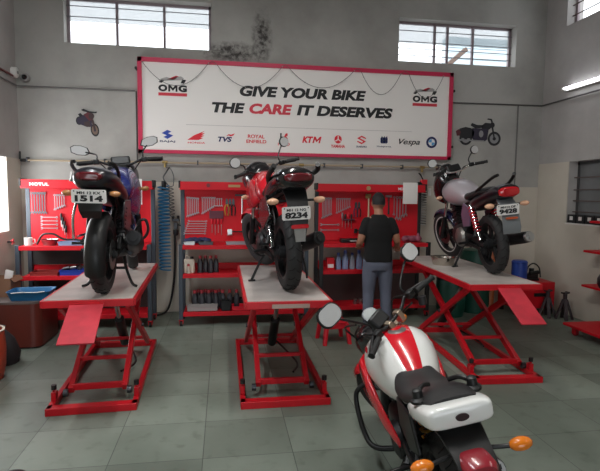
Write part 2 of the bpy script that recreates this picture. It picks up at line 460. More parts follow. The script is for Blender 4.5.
t = thing('tube_lamp', 'lit white fluorescent tube lamp on the right wall', 'lamp', (XR, 5.7, 3.17))
B().b2((-0.045, -0.64, -0.05), (0, 0.64, 0.0)).obj('lamp_housing', WHITE, t, 0.006)
B().cyl((-0.075, -0.6, -0.015), (-0.075, 0.6, -0.015), 0.015, seg=12).obj('lamp_tube', emit('tube_glow', '#f4f8ff', 9.0), t)
for s in (-1, 1): B().b2((-0.095, s * 0.62 - 0.02, -0.035), (-0.04, s * 0.62 + 0.02, 0.005)).obj('lamp_holder', WHITE, t, 0.004)

t = thing('security_camera', 'small white dome camera with black lens in the left corner', 'camera', (-2.50, 6.84, 3.09))
B().lathe([(0, 0.055), (-0.03, 0.055), (-0.045, 0.045), (-0.05, 0.0)], axis='y').obj('camera_base', mat('grey_plastic', '#8e8c8a', 0.5), t)
B().ball((0, -0.05, 0), 0.032).obj('lens_dome', mat('dark_glass', '#060607', 0.1), t)
t = thing('junction_box', 'round white junction box on the left wall beside the camera', 'junction box', (XL + 0.001, 6.74, 3.13))
B().lathe([(0, 0.065), (0.05, 0.065), (0.06, 0.055), (0.062, 0.0)], axis='x').obj('box_body', WHITE, t)
B().lathe([(0.062, 0.02), (0.068, 0.02), (0.07, 0.0)], axis='x', seg=12).obj('box_lid', mat('grey_plastic', '#8e8c8a', 0.5), t)

AIR = mat('cream_air_pipe', '#a89880', 0.5)
t = thing('air_pipe', 'thin cream compressed air pipe along the wall below the banner', 'pipe', (0, 6.79, 2.055))
B().tube([(-2.58, 0, -0.01), (3.2, 0, 0.005)], 0.013, 8).obj('pipe_run', AIR, t)
for i, x in enumerate((-2.5, -1.55, -0.35, 0.45, 1.4, 1.95, 2.55, 3.1)):
    B().b2((x - 0.008, -0.02, -0.03), (x + 0.008, 0.065, 0.03)).obj('pipe_clip', DSTEEL, t)
for x in (-0.78, 1.07, 2.85):
    B().cyl((x - 0.035, 0, 0), (x + 0.035, 0, 0), 0.021, seg=10).cyl((x, 0, 0), (x, 0, -0.07), 0.018, seg=10).obj('tee_fitting', mat('brass', '#9a8454', 0.4, 0.7), t)
B().cyl((-2.58, 0, -0.01), (-2.50, 0, -0.01), 0.02, seg=8).cyl((-2.585, 0, 0.0), (-2.585, 0, 0.10), 0.012, seg=8).obj('end_valve', BLACK, t)

def helix(c0, c1, r, turns, seg=14):
    c0 = Vector(c0); c1 = Vector(c1); out = []
    n = int(turns * seg)
    for k in range(n + 1):
        a = 2 * PI * k / seg
        out.append(c0.lerp(c1, k / n) + Vector((r * math.cos(a), r * math.sin(a) * 0.9, 0)))
    return out
BLUEH = mat('blue_air_hose', '#1f6f9c', 0.35)
t = thing('coiled_air_hose', 'blue coiled air hose hanging between left and middle benches', 'hose', (-0.785, 6.62, 0))
B().tube(helix((0, 0, 1.74), (0.01, 0, 0.62), 0.070, 24), 0.0105, 6).obj('hose_coil', BLUEH, t)
B().curve([(0.07, 0.06, 1.98), (0.04, 0.02, 1.92), (0.0, 0, 1.84), (0.055, 0, 1.75)], 0.009, 6).obj('hose_lead', DSTEEL, t)
B().cyl((0, 0.03, 1.68), (0, 0.03, 1.80), 0.03, seg=10).obj('hose_clamp', BLACK, t)
t = thing('coiled_air_hose', 'grey thin spiral air hose hanging beside the blue coil', 'hose', (-0.68, 6.70, 0))
B().tube(helix((-0.02, 0, 1.74), (0.0, 0, 1.32), 0.032, 9, 12), 0.0055, 6).obj('hose_coil', mat('grey_hose', '#4f5154', 0.4), t)
B().curve([(-0.08, 0.06, 1.98), (-0.02, 0.02, 1.96), (0.02, 0, 1.86), (0.012, 0, 1.74)], 0.006, 6).obj('hose_lead', MATS['grey_hose'], t)
t = thing('air_regulator', 'metal air regulator with lever between left and middle benches', 'regulator', (-0.645, 6.76, 1.20))
B().box((0, 0, 0.08), (0.10, 0.05, 0.035)).box((0, 0, 0), (0.05, 0.05, 0.09)).obj('regulator_body', DSTEEL, t, 0.006)
for x in (-0.035, 0.035): B().cyl((x, -0.02, 0.10), (x, -0.02, 0.14), 0.018, seg=12).obj('gauge', BLACK, t)
B().lathe([(-0.05, 0.035), (-0.11, 0.035), (-0.13, 0.02)], axis='z', seg=14).obj('filter_bowl', mat('smoky_bowl', '#3c3d3f', 0.25), t)
B().bar((0.03, -0.03, 0.02), (0.13, -0.03, -0.02), 0.015, 0.015).obj('lever', BLACK, t)
for (x0, dx, lab) in ((-0.66, -0.13, 'black hose hanging down the wall beside the middle bench post'),):
    c = B().curve([(x0, 6.77, 1.08), (x0 - 0.005, 6.78, 0.7), (x0 - 0.03, 6.78, 0.35), (x0 - 0.10, 6.72, 0.06), (x0 - 0.22, 6.6, 0.015)], 0.014, 8).obj('air_hose', RUBBER)
    tag(c, lab, 'hose')
t = thing('coiled_air_hose', 'black and white spiral hose hanging right of the third bench', 'hose', (2.86, 6.76, 0))
B().tube(helix((0, 0, 1.74), (0.0, 0, 1.22), 0.055, 14, 12), 0.007, 6).obj('hose_coil', mat('pale_hose', '#c8c6c2', 0.4), t)
B().tube(helix((0.01, 0.01, 1.725), (0.01, 0.01, 1.23), 0.052, 14, 12), 0.0065, 6).obj('hose_coil', BLACK, t, label='black inner coil')
B().box((0, -0.02, 1.82), (0.09, 0.07, 0.11)).obj('regulator_block', REDP, t, 0.008)
B().cyl((-0.09, -0.03, 1.80), (-0.04, -0.03, 1.80), 0.04, seg=14).obj('knob', BLACK, t)
B().curve([(-0.03, 0.15, 1.985), (-0.02, 0.06, 1.95), (0, 0, 1.87)], 0.009, 6).obj('hose_lead', BLACK, t)
c = B().box((2.98 + 0.02, YB - 0.02, 1.70), (0.045, 0.012, 0.11)).obj('wall_switch', WHITE, None, 0.003); tag(c, 'narrow white switch plate on the wall by the spiral hose', 'switch')

# ---------------------------------------------------------------- banner sign
BX0, BX1, BZ0, BZ1 = -1.118, 3.285, 2.173, 3.415
t = thing('banner_sign', 'wide white lit banner board with pink frame and slogan', 'sign', (0, 6.80, 0))
PINK = mat('pink_frame', '#c21f4b', 0.45)
fr = B(); fw = 0.055
fr.b2((BX0, -0.02, BZ0), (BX0 + fw, 0.055, BZ1)); fr.b2((BX1 - fw, -0.02, BZ0), (BX1, 0.055, BZ1))
fr.b2((BX0, -0.02, BZ1 - fw), (BX1, 0.055, BZ1)); fr.b2((BX0, -0.02, BZ0), (BX1, 0.055, BZ0 + fw * 0.8))
fr.obj('frame', PINK, t, smooth=False)
B().b2((BX0 + 0.03, 0.0, BZ0 + 0.03), (BX1 - 0.03, 0.05, BZ1 - 0.03)).obj('panel', mat('banner_flex', '#e9e5e1', 0.6), t, smooth=False)
for x, z in ((BX0 - 0.015, 3.27), (BX1 + 0.015, 3.16), (BX1 + 0.015, 2.36)):
    B().cyl((x, 0.04, z), (x, -0.015, z), 0.02, seg=10).obj('bracket', BLACK, t)
INK = mat('black_ink', '#141316', 0.6); RINK = mat('red_ink', '#cc3344', 0.6); DRED = mat('deep_red_ink', '#d81f30', 0.6); NAVY = mat('navy_ink', '#1d2456', 0.6); BLUEI = mat('blue_ink', '#1c3f9e', 0.6); WINK = mat('white_ink', '#e6e4e2', 0.6); GINK = mat('grey_ink', '#a8a4a2', 0.6)
YT = -0.001
text_fit('lettering', 'GIVE YOUR BIKE', 0.215, 1.985, 2.965, 3.108, YT, INK, t, 0.05, 0.18)
text_fit('lettering', 'THE', -0.16, 0.285, 2.735, 2.872, YT, INK, t, 0.05, 0.18)
text_fit('lettering', 'CARE', 0.345, 0.935, 2.735, 2.876, YT, RINK, t, 0.05, 0.18)
text_fit('lettering', 'IT DESERVES', 1.0, 2.385, 2.735, 2.880, YT, INK, t, 0.05, 0.18)
B().b2((-0.50, YT - 0.001, 2.560), (2.68, 0, 2.564)).obj('rule_line', GINK, t, smooth=False)
def P2(poly, x0, z0, w, h, m, nm='emblem'):
    """polygon given in 0..1 units, placed at x0, z0 with size w, h on the banner face"""
    return B().prism([(x0 + u * w, z0 + v * h) for u, v in poly], -0.003, 0.0).obj(nm, m, t, smooth=False)
MPOLY = [(0, 0), (.2, 0), (.2, .58), (.5, .12), (.8, .58), (.8, 0), (1, 0), (1, 1), (.78, 1), (.5, .52), (.22, 1), (0, 1)]
def omg(x0):
    w = 0.37
    text_fit('lettering', 'O', x0, x0 + .115, 2.985, 3.075, YT, INK, t, 0.06)
    P2(MPOLY, x0 + .128, 2.987, .118, .086, INK, 'lettering')
    text_fit('lettering', 'G', x0 + .258, x0 + w, 2.985, 3.075, YT, INK, t, 0.06)
    P2([(0, 0), (1, 0), (1, 1), (0, 1)], x0, 2.930, w, 0.04, RINK)
    # the little motorcycle over the letters
    P2([(0.0, .2), (.1, .6), (.3, .8), (.5, .62), (.62, .85), (.8, .95), (.9, .7), (.8, .5), (.6, .45), (.4, .4), (.2, .35)], x0, 3.085, w, 0.11, GINK)
    P2([(0.30, .55), (.55, .5), (.72, .92), (.62, 1.0), (.45, .75)], x0, 3.085, w, 0.11, RINK)
    P2([(.02, .15), (.12, .1), (.22, .42), (.12, .5)], x0, 3.085, w, 0.11, INK)
    P2([(.78, .15), (.9, .1), (.98, .55), (.84, .6)], x0, 3.085, w, 0.11, INK)
omg(-0.855); omg(2.68)
def cap(s, x0, x1, z0, z1, m, **k): text_fit('lettering', s, x0, x1, z0, z1, YT, m, t, k.get('bold', 0.02), k.get('shear', 0.0))
cap('BAJAJ', -0.845, -0.645, 2.315, 2.345, NAVY)
P2([(.5, 1), (.85, .8), (.55, .62), (1, .38), (.5, .0), (.15, .2), (.45, .38), (0, .62)], -0.82, 2.365, 0.15, 0.12, BLUEI)
P2([(0, .1), (.35, .55), (.95, 1), (.75, .75), (.95, .78), (.75, .55), (.92, .55), (.7, .35), (.85, .3), (.6, .12)], -0.485, 2.345, 0.245, 0.14, DRED)
cap('HONDA', -0.48, -0.25, 2.312, 2.335, DRED)
cap('TVS', -0.08, 0.11, 2.345, 2.415, NAVY, bold=0.04, shear=0.25)
P2([(0, .1), (.3, .7), (.55, .5), (1, 1), (.8, .3), (.5, .05), (.3, .3)], 0.03, 2.42, 0.12, 0.045, DRED)
cap('ROYAL', 0.325, 0.555, 2.405, 2.455, DRED); cap('ENFIELD', 0.305, 0.58, 2.34, 2.385, DRED)
P2([(0, 0), (.38, 0), (.38, .38), (.62, .38), (.3, .62), (.38, 1), (0, 1)], 0.77, 2.375, 0.06, 0.11, INK)
P2([(.0, .62), (.38, .3), (.38, .0), (1, 0), (1, .38), (.55, .62), (1, .68), (1, 1), (.5, 1)], 0.825, 2.375, 0.05, 0.11, DRED)
cap('HERO', 0.74, 0.905, 2.315, 2.355, DRED)
cap('KT', 1.08, 1.235, 2.362, 2.452, DRED, bold=0.05, shear=0.25)
P2([(u * .82 + v * .18, v) for u, v in MPOLY], 1.225, 2.362, .13, .09, DRED, 'lettering')
P2(ellipse(.5, .5, .5, .5), 1.54, 2.365, 0.105, 0.115, DRED)
for a in (90, 210, 330): 
    ca, sa = math.cos(math.radians(a)), math.sin(math.radians(a))
    B().bar((1.5925, YT - 0.003, 2.4225), (1.5925 + .045 * ca, YT - 0.003, 2.4225 + .05 * sa), 0.006, 0.012).obj('emblem', WINK, t, smooth=False)
cap('YAMAHA', 1.49, 1.695, 2.305, 2.35, DRED, bold=0.03)
P2([(.5, 1), (1, .72), (1, .62), (.75, .7), (.5, .82), (.3, .7), (1, .32), (.5, 0), (0, .28), (0, .38), (.25, .3), (.5, .18), (.7, .3), (0, .68)], 1.87, 2.365, 0.13, 0.12, DRED)
cap('SUZUKI', 1.86, 2.01, 2.318, 2.342, NAVY)
P2(rrect(.5, .5, 1, 1, .2), 2.215, 2.385, 0.105, 0.085, NAVY); cap('H', 2.238, 2.298, 2.398, 2.458, WINK); 
for q in (2.225, 2.262, 2.298): P2([(0, 0), (1, 0), (.5, 1)], q, 2.468, 0.02, 0.022, NAVY)
cap('Husqvarna', 2.165, 2.375, 2.322, 2.355, NAVY, bold=0.0)
cap('Vespa', 2.49, 2.81, 2.355, 2.458, INK, bold=0.015, shear=0.35)
P2(ellipse(.5, .5, .5, .5), 2.905, 2.335, 0.165, 0.165, NAVY)
P2(ellipse(.5, .5, .5, .5), 2.937, 2.367, 0.101, 0.101, WINK).location.y = -0.001
for a0 in (PI / 2, 1.5 * PI):
    B().prism([(2.9875, 2.4175)] + ellipse(2.9875, 2.4175, .047, .047, 9, a0, a0 + PI / 2), -0.006, -0.002).obj('emblem', mat('sky_ink', '#5d9fd0', 0.6), t, smooth=False)

# string of small lamps looped over the banner
t = thing('string_lights', 'string of tiny lamps looped across the top of the banner', 'string lights', (0, 6.765, 0))
wire = B(); beads = B()
sags = [(-1.06, 3.36, -0.60, 3.06, -0.20, 3.37), (-0.10, 3.37, 0.33, 3.075, 0.79, 3.375), (0.87, 3.375, 1.38, 3.115, 1.80, 3.37), (1.90, 3.36, 2.17, 3.06, 2.48, 3.36), (2.60, 3.36, 2.86, 3.04, 3.12, 3.36)]
for i, (xa, za, xm, zm, xb, zb) in enumerate(sags):
    pts = []
    for k in range(17):
        u = k / 16; xx = xa + (xb - xa) * u
        w = 1 - (2 * u - 1) ** 2
        pts.append((xx, 0, za + (zb - za) * u + (zm - (za + zb) / 2) * w))
        if k % 3 == 1: beads.ball(pts[-1], 0.008, 6)
    if i: wire.tube([last, ((last[0] + xa) / 2, 0, 3.40), pts[0]], 0.0035, 5)
    wire.tube(pts, 0.0035, 5); last = pts[-1]
wire.obj('wire', mat('wire_grey', '#4e4a48', 0.6), t); 
o = beads.obj('lamp_bead', mat('bead_clear', '#8a8580', 0.3), t); o['kind'] = 'stuff'

# ---------------------------------------------------------------- wall decals (flat stickers)
def decal(name, label, polys, loc):
    t = thing(name, label, 'wall decal', loc)
    for i, (nm, poly, m, d) in enumerate(polys): B().prism(poly, -0.0015 - 0.0012 * d, 0).obj(nm, m, t, smooth=False)
    return t
DK = mat('decal_black', '#1b1b20', 0.6); DG = mat('decal_grey', '#8b8a8c', 0.6); DB = mat('decal_brown', '#3b2a2a', 0.6); DR = mat('decal_red', '#5a2028', 0.6); DP = mat('decal_purple', '#2a2236', 0.6); DT = mat('decal_tan', '#6e5a4e', 0.6)
def ring2(cx, cz, r, m, mi, hub, rx=1.0, tilt=0.0, w=0.68):
    def E(k): 
        out = []
        for (a, b) in ellipse(0, 0, r * rx * k, r * k):
            ca, sa = math.cos(tilt), math.sin(tilt); out.append((cx + a * ca - b * sa, cz + a * sa + b * ca))
        return out
    return [('decal_wheel', E(1), m, 0), ('decal_wheel', E(w), mi, 1), ('decal_hub', E(0.25), hub, 2)]
# classic side view, 0.73 m long
L = ring2(0.615, 0.105, 0.105, DK, DG, DK) + ring2(0.16, 0.10, 0.10, DK, DG, DK)
L += [('decal_fender', [(0.02, .18), (.06, .24), (.15, .265), (.24, .25), (.29, .20), (.28, .13), (.22, .10), (.10, .10), (.05, .14)], DK, 3),
      ('decal_lamp', [(0.0, .20), (.04, .23), (.075, .19), (.06, .14), (.02, .13)], DR, 4),
      ('decal_seat', [(.23, .29), (.25, .325), (.33, .30), (.42, .30), (.44, .26), (.30, .25)], DK, 4),
      ('decal_tank', [(.40, .29), (.46, .335), (.54, .33), (.57, .28), (.53, .24), (.41, .25)], DK, 4),
      ('decal_engine', [(.26, .25), (.52, .25), (.50, .09), (.46, .06), (.30, .06), (.25, .12)], DP, 3),
      ('decal_crankcase', ellipse(.40, .17, .035, .05), DG, 5),
      ('decal_exhaust', [(.05, .085), (.45, .075), (.46, .06), (.05, .062)], DG, 5),
      ('decal_fork', [(.55, .34), (.575, .34), (.625, .11), (.605, .10)], DK, 4),
      ('decal_lamp', ellipse(.575, .305, .035, .04), DK, 5),
      ('decal_handlebar', [(.49, .385), (.50, .40), (.56, .395), (.58, .35), (.56, .34), (.545, .375)], DK, 5)]
decal('motorcycle_decal', 'black classic motorcycle decal on the wall right of banner', L, (3.385, 6.858, 2.40))
L = ring2(0.235, 0.075, 0.085, DK, DT, DP, 0.62, 0.15, 0.72) + ring2(0.045, 0.19, 0.055, DK, DP, DK, 0.8)
L += [('decal_body', [(.03, .22), (.09, .26), (.15, .30), (.20, .24), (.20, .12), (.14, .11), (.06, .14)], DP, 3),
      ('decal_tank', [(.10, .27), (.16, .31), (.21, .29), (.22, .22), (.17, .19)], DR, 4),
      ('decal_seat', [(.03, .27), (.06, .29), (.09, .26), (.06, .23)], DK, 4),
      ('decal_lamp', ellipse(.195, .255, .035, .04), DB, 5),
      ('decal_fork', [(.19, .22), (.22, .21), (.25, .08), (.225, .07)], DB, 4),
      ('decal_engine', [(.10, .17), (.17, .19), (.18, .11), (.11, .12)], DB, 5),
      ('decal_handlebar', [(.07, .33), (.10, .345), (.17, .315), (.245, .31), (.265, .315), (.26, .295), (.17, .295), (.09, .315)], DK, 5)]
decal('motorcycle_decal', 'small dark bobber motorcycle decal on the wall left of banner', L, (-1.915, 6.858, 2.385))
# ---------------------------------------------------------------- workbenches with tool boards
YFR, YBK = 6.05, 6.47          # front and back faces of the benches
POSTG = mat('slate_post', '#39424c', 0.45); POSTK = mat('black_post', '#1b1c1e', 0.45)
def bench(x0, x1, label, post_m, lower_back=None, yf=YFR, upper_dark=None):
    w = x1 - x0
    t = thing('workbench', label, 'workbench', ((x0 + x1) / 2, yf, 0), group=None)
    h = w / 2; D = YBK - YFR
    for sx in (-1, 1):
        B().b2((sx * h - 0.025, 0.0, 0.08), (sx * h + 0.025, 0.05, 1.02)).obj('post', post_m, t, 0.004)
        B().b2((sx * h - 0.025, D - 0.05, 0.08), (sx * h + 0.025, D, 1.74)).obj('post', post_m, t, 0.004)
    i = h - 0.026
    B().b2((-i, -0.02, 0.980), (i, D, 1.010)).b2((-i, -0.022, 0.960), (i, -0.005, 1.010)).obj('worktop', RED2, t, 0.003)
    B().b2((-i, 0, 0.620), (i, D, 0.645)).b2((-i, -0.004, 0.605), (i, 0.012, 0.657)).b2((-i, D - 0.015, 0.645), (i, D, 0.735)).obj('shelf', RED2, t, 0.003)
    B().b2((-i, 0, 0.145), (i, D, 0.170)).b2((-i, -0.004, 0.125), (i, 0.012, 0.180)).obj('shelf', RED2, t, 0.003)
    B().b2((-h + 0.01, D - 0.045, 1.015), (h - 0.01, D - 0.02, 1.70)).obj('tool_panel', RED2, t, 0.003)
    B().b2((-h - 0.025, D - 0.20, 1.685), (h + 0.025, D - 0.01, 1.79)).obj('header', RED2, t, 0.006)
    for sx in (-1, 1): B().b2((sx * (h + .025) - 0.012, D - 0.205, 1.71), (sx * (h + .025) + 0.012, D - 0.01, 1.80)).obj('end_cap', BLACK, t, 0.004)
    if upper_dark: B().b2((-i, D - 0.03, 0.74), (i, D - 0.018, 0.975)).obj('back_sheet', upper_dark, t)  # dark sheet added for the darkness under the worktop
    if lower_back: B().b2((-i, D - 0.03, 0.17), (i, D - 0.015, 0.625)).obj('back_sheet', lower_back, t)
    for sx in (-1, 1):
        for y in (0.03, D - 0.03):
            cst = B().b2((sx * h - 0.03, y - 0.03, 0.07), (sx * h + 0.03, y + 0.03, 0.085)).b2((sx * h - 0.024, y - 0.03, 0.03), (sx * h - 0.018, y + 0.03, 0.08)).b2((sx * h + 0.018, y - 0.03, 0.03), (sx * h + 0.024, y + 0.03, 0.08)).obj('castor', RED, t)
            B().cyl((sx * h - 0.015, y, 0.032), (sx * h + 0.015, y, 0.032), 0.032, seg=16).obj('wheel', BLACK, cst)
    return t
HY = 0.42 - 0.20 - 0.001
b1 = bench(-2.375, -0.895, 'red workbench with tool board behind the blue-black motorcycle 1514', POSTG, mat('underside_dark', '#2c2726', 0.6), YFR, MATS['underside_dark'])
text_fit('lettering', 'MOTUL', -0.66, -0.44, 1.715, 1.752, HY, WINK, b1, 0.04)
B().lathe([(0.0, 0.03), (-0.006, 0.03), (-0.007, 0)], (0.22, HY, 1.737), 'y').obj('badge', mat('badge_gold', '#b98b4a', 0.5), b1)
b2 = bench(-0.525, 1.035, 'red workbench with tool board behind the red motorcycle 8234', POSTG)
B().b2((-0.20, HY - 0.004, 1.725), (-0.05, HY, 1.757)).obj('badge', mat('badge_tan', '#a8885c', 0.5), b2, 0.003)
B().lathe([(0.0, 0.025), (-0.006, 0.025), (-0.007, 0)], (-0.45, HY, 1.745), 'y').obj('badge', mat('badge_dark', '#70202a', 0.5), b2)
B().lathe([(0.0, 0.03), (-0.006, 0.03), (-0.008, 0.0)], (0.23, HY, 1.737), 'y').obj('badge', DSTEEL, b2)
b3 = bench(1.255, 2.73, 'red workbench with tool board where the mechanic is standing', POSTK, mat('brown_sheet', '#4a3836', 0.6), YFR + 0.13)
text_fit('lettering', 'MOTUL', 0.36, 0.52, 1.715, 1.752, HY, WINK, b3, 0.04)
B().lathe([(0.0, 0.03), (-0.006, 0.03), (-0.007, 0)], (-0.06, HY, 1.737), 'y').obj('badge', MATS['badge_tan'], b3)

# tools: each hangs on a board, Y of the board face
YP = YFR + 0.42 - 0.045 - 0.002
def spanner_mesh(L, w=0.012, m=STEEL):
    """combination spanner hanging along -Z from its ring: ring at top, jaw at bottom"""
    b = B(); r = w * 0.95; t = 0.006
    b.rings([[(r * k * math.cos(a), y, -r + r * k * math.sin(a)) for a in [2 * PI * i / 12 for i in range(12)]] for (k, y) in ((1, -t), (1, 0), (0.5, 0), (0.5, -t))], False, True)
    b.b2((-w * 0.34, -t * 0.8, -L + 1.6 * r), (w * 0.34, -t * 0.2, -1.8 * r))
    z = -L + r
    jaw = [(-0.35 * r, 1.1 * r), (-1.15 * r, 0.3 * r), (-1.15 * r, -0.9 * r), (-0.5 * r, -1.1 * r), (-0.45 * r, -0.1 * r), (0.45 * r, -0.1 * r), (0.5 * r, -1.1 * r), (1.15 * r, -0.9 * r), (1.15 * r, 0.3 * r), (0.35 * r, 1.1 * r)]
    b.prism([(u, z + v) for u, v in jaw], -t, 0)
    return b.mesh('spanner', m)
SP = {}
OLD = mat('worn_steel', '#9a9094', 0.4, 0.7)
def spanner(x, z, L, lab, grp, rot=0.0, w=0.016, m=None, name='spanner'):
    m = m or OLD
    k = (round(L, 3), w, m.name)
    if k not in SP: SP[k] = spanner_mesh(L, w, m)
    o = bpy.data.objects.new(name, SP[k]); COL.objects.link(o)
    o.location = (x, YP - 0.014, z); o.rotation_euler = (0, rot, 0)
    tag(o, lab, 'spanner', grp)
    B().cyl((0, -0.004, -w * 0.95), (0, 0.014, -w * 0.95), 0.003, seg=6).obj('hook', DSTEEL, o)
    return o
def hammer(x, z, L, head_m, handle_m, lab, rot=0, cat='hammer', head=(0.10, 0.03), nm='hammer'):
    t = thing(nm, lab, cat, (x, YP - max(0.02, head[1] * .6 + .002), z), (0, rot, 0))
    B().box((0, 0, 0), (head[0], 0.026, head[1])).cyl((-head[0] / 2 - 0.012, 0, 0), (-head[0] / 2, 0, 0), head[1] * 0.6, seg=12).obj('hammer_head', head_m, t, 0.004)
    B().tube([(0, 0, -0.01), (0, 0, -L * 0.5), (0, 0, -L)], [0.010, 0.009, 0.014], 10).obj('handle', handle_m, t)
    return t
def screwdriver(x, z, L, hm, lab, grp):
    t = thing('screwdriver', lab, 'screwdriver', (x, YP - 0.02, z), group=grp)
    B().lathe([(0, 0.0), (0, 0.012), (-0.03, 0.015), (-0.08, 0.013), (-0.09, 0.008)], axis='z', seg=10).obj('handle', hm, t)
    B().cyl((0, 0, -0.09), (0, 0, -L), 0.0045, 0.004, 8).obj('blade', STEEL, t)
    return t
def pliers(x, z, L, gm, lab, grp, rot=0.0):
    t = thing('pliers', lab, 'pliers', (x, YP - 0.018, z), (0, rot, 0), grp)
    B().prism([(-0.012, 0.05), (-0.004, 0.06), (0.004, 0.06), (0.012, 0.05), (0.018, 0.0), (0.012, -0.02), (-0.012, -0.02), (-0.018, 0)], -0.006, 0.006).obj('jaws', DSTEEL, t, 0.002)
    for s in (-1, 1):
        B().curve([(s * 0.006, 0, -0.015), (s * 0.024, 0, -0.06), (s * 0.024, 0, -0.11), (s * 0.017, 0, -L + 0.05)], 0.008, 8).obj('grip', gm, t)
    return t
def rack(x, z, w, h, lab):
    o = B().b2((x - w / 2, YP - 0.045, z - h / 2), (x + w / 2, YP, z + h / 2)).obj('tool_rack', mat('rack_dark', '#5a2030', 0.5), None, 0.003)
    return tag(o, lab, 'tool rack')
def px_x(px, Y=6.53):   # horizontal position of a tool as read off the photograph, in metres along the wall
    return 0
# left board (only its left half shows)
for i in range(6):
    spanner(-2.325 + 0.030 * i, 1.640, 0.27, ORD[i] + ' long dark spanner from the left on the board behind motorcycle 1514', 'long spanners on the left tool board', 0, 0.017, DSTEEL)
for i in range(5):
    spanner(-2.06 + 0.027 * i, 1.615, 0.20 - 0.012 * i, ORD[i] + ' short spanner from the left beside the long dark spanners, board behind 1514', 'short spanners on the left tool board', 0, 0.013, OLD)
for i in range(4):
    spanner(-2.03, 1.33 - 0.045 * i, 0.20, ORD[i] + ' spanner from the top lying flat low on the board behind 1514', 'flat spanners on the left tool board', PI / 2, 0.014, OLD)
for i in range(4):
    screwdriver(-1.99 + 0.018 * i, 1.38 - 0.05 * i, 0.17, BLACK, ORD[i] + ' black screwdriver from the left in the slanting row, board behind 1514', 'screwdrivers on the left tool board')
def MX(x): return -0.466 + (x + 0.405) * 0.947
# middle board
for i in range(7):
    spanner(MX(-0.405 + 0.024 * i), 1.600 - 0.002 * i, 0.265 - 0.010 * i, ORD[i] + ' long spanner from the left in the upper corner of the board behind motorcycle 8234', 'long spanners on the middle tool board', 0, 0.0125)
for i in range(8):
    spanner(MX(-0.205 + 0.024 * i), 1.600, 0.225 - 0.014 * i, ORD[i] + ' spanner from the left in the second upper row of the board behind 8234', 'second spanner row on the middle tool board', 0, 0.0115)
for i in range(3):
    spanner(MX(-0.005 + 0.03 * i), 1.585, 0.11, ORD[i] + ' small ring spanner from the left beside the pliers on the board behind 8234', 'small spanners on the middle tool board', 0, 0.011, OLD)
for i in range(6):
    spanner(MX(-0.14 - 0.004 * i), 1.285 - 0.032 * i, 0.245 + 0.008 * i, ORD[i] + ' spanner from the top in the flat stack on the board behind motorcycle 8234', 'flat spanners on the middle tool board', PI / 2, 0.0125)
rack(MX(-0.015), 1.37, 0.18, 0.10, 'dark red tool rack holding screwdrivers on the board behind 8234')
for i in range(4):
    screwdriver(MX(-0.075 + 0.042 * i), 1.335, 0.20 + 0.03 * (i % 2), REDP, ORD[i] + ' red screwdriver from the left below the rack on the board behind 8234', 'screwdrivers on the middle tool board')
for i, m in enumerate((mat('yellow_grip', '#b8862c', 0.5), BLACK, BLACK)):
    pliers(MX(0.125 + 0.045 * i), 1.52, 0.21, m, ['yellow handled pliers', 'first pair of black handled pliers right of the yellow pliers', 'second pair of black handled pliers right of the yellow pliers'][i] + ' on the board behind 8234', 'pliers on the middle tool board')
hammer(MX(0.335), 1.625, 0.36, DSTEEL, STEEL, 'long steel handled hammer hanging on the board behind motorcycle 8234', head=(0.16, 0.026))
hammer(MX(0.46), 1.44, 0.19, mat('brass', '#9a8454'), WHITE, 'small brass headed hammer with pale handle beside the long steel hammer', head=(0.09, 0.035))
hammer(MX(0.165), 1.15, 0.20, STEEL, BLACK, 'black handled mallet lying level on the board behind motorcycle 8234', rot=-PI / 2, cat='mallet', head=(0.07, 0.06), nm='mallet')
# right board
YP += 0.13
for i in range(7):
    spanner(1.33 + 0.020 * i, 1.605, 0.29 - 0.009 * i, ORD[i] + ' long spanner from the left in the upper corner of the mechanic\'s board', 'long spanners on the right tool board', 0, 0.0125, OLD)
for i in range(8):
    spanner(1.53 + 0.026 * i, 1.60, 0.215 - 0.012 * i, ORD[i] + ' spanner from the left in the second upper row of the mechanic\'s board', 'second spanner row on the right tool board', 0, 0.0115, OLD)
for i in range(2):
    spanner(1.57, 1.235 - 0.075 * i, 0.27, ['upper', 'lower'][i] + ' of two long spanners lying flat on the mechanic\'s board', 'flat spanners on the right tool board', PI / 2, 0.016)
rack(1.70, 1.305, 0.17, 0.022, 'thin dark tool rack in the middle of the mechanic\'s board')
for i in range(4):
    screwdriver(1.61 + 0.043 * i, 1.40 - 0.02 * (i % 2), 0.20, [OLD, BLACK, REDP, BLACK][i], ['grey', 'black', 'red', 'second black'][i] + ' screwdriver in the thin rack on the mechanic\'s board', 'screwdrivers on the right tool board')
for i in range(2):
    pliers(1.80 + 0.045 * i, 1.49, 0.20, [mat('purple_grip', '#46304e', 0.5), BLACK][i], ['purple grey', 'black'][i] + ' handled pliers on the board left of the mechanic\'s head', 'pliers on the right tool board')
hammer(1.975, 1.63, 0.31, mat('brass', '#9a8454'), mat('pale_wood', '#c2ad92', 0.6), 'long pale handled hammer hanging just left of the mechanic\'s head', head=(0.06, 0.06))
hammer(1.80, 1.155, 0.14, BLACK, BLACK, 'short black mallet lying level left of the mechanic\'s shoulder', rot=-PI / 2, cat='mallet', head=(0.05, 0.045), nm='mallet')
hammer(2.27, 1.63, 0.25, OLD, BLACK, 'hammer with black handle hanging just right of the mechanic\'s head', head=(0.08, 0.03))
for i in range(5):
    spanner(2.35 + 0.043 * i, 1.635, [0.27, 0.33, 0.34, 0.30, 0.28][i], ORD[i] + ' large open spanner counted from the black hammer right of the mechanic', 'large spanners on the right tool board', 0, 0.022 if i else 0.015)
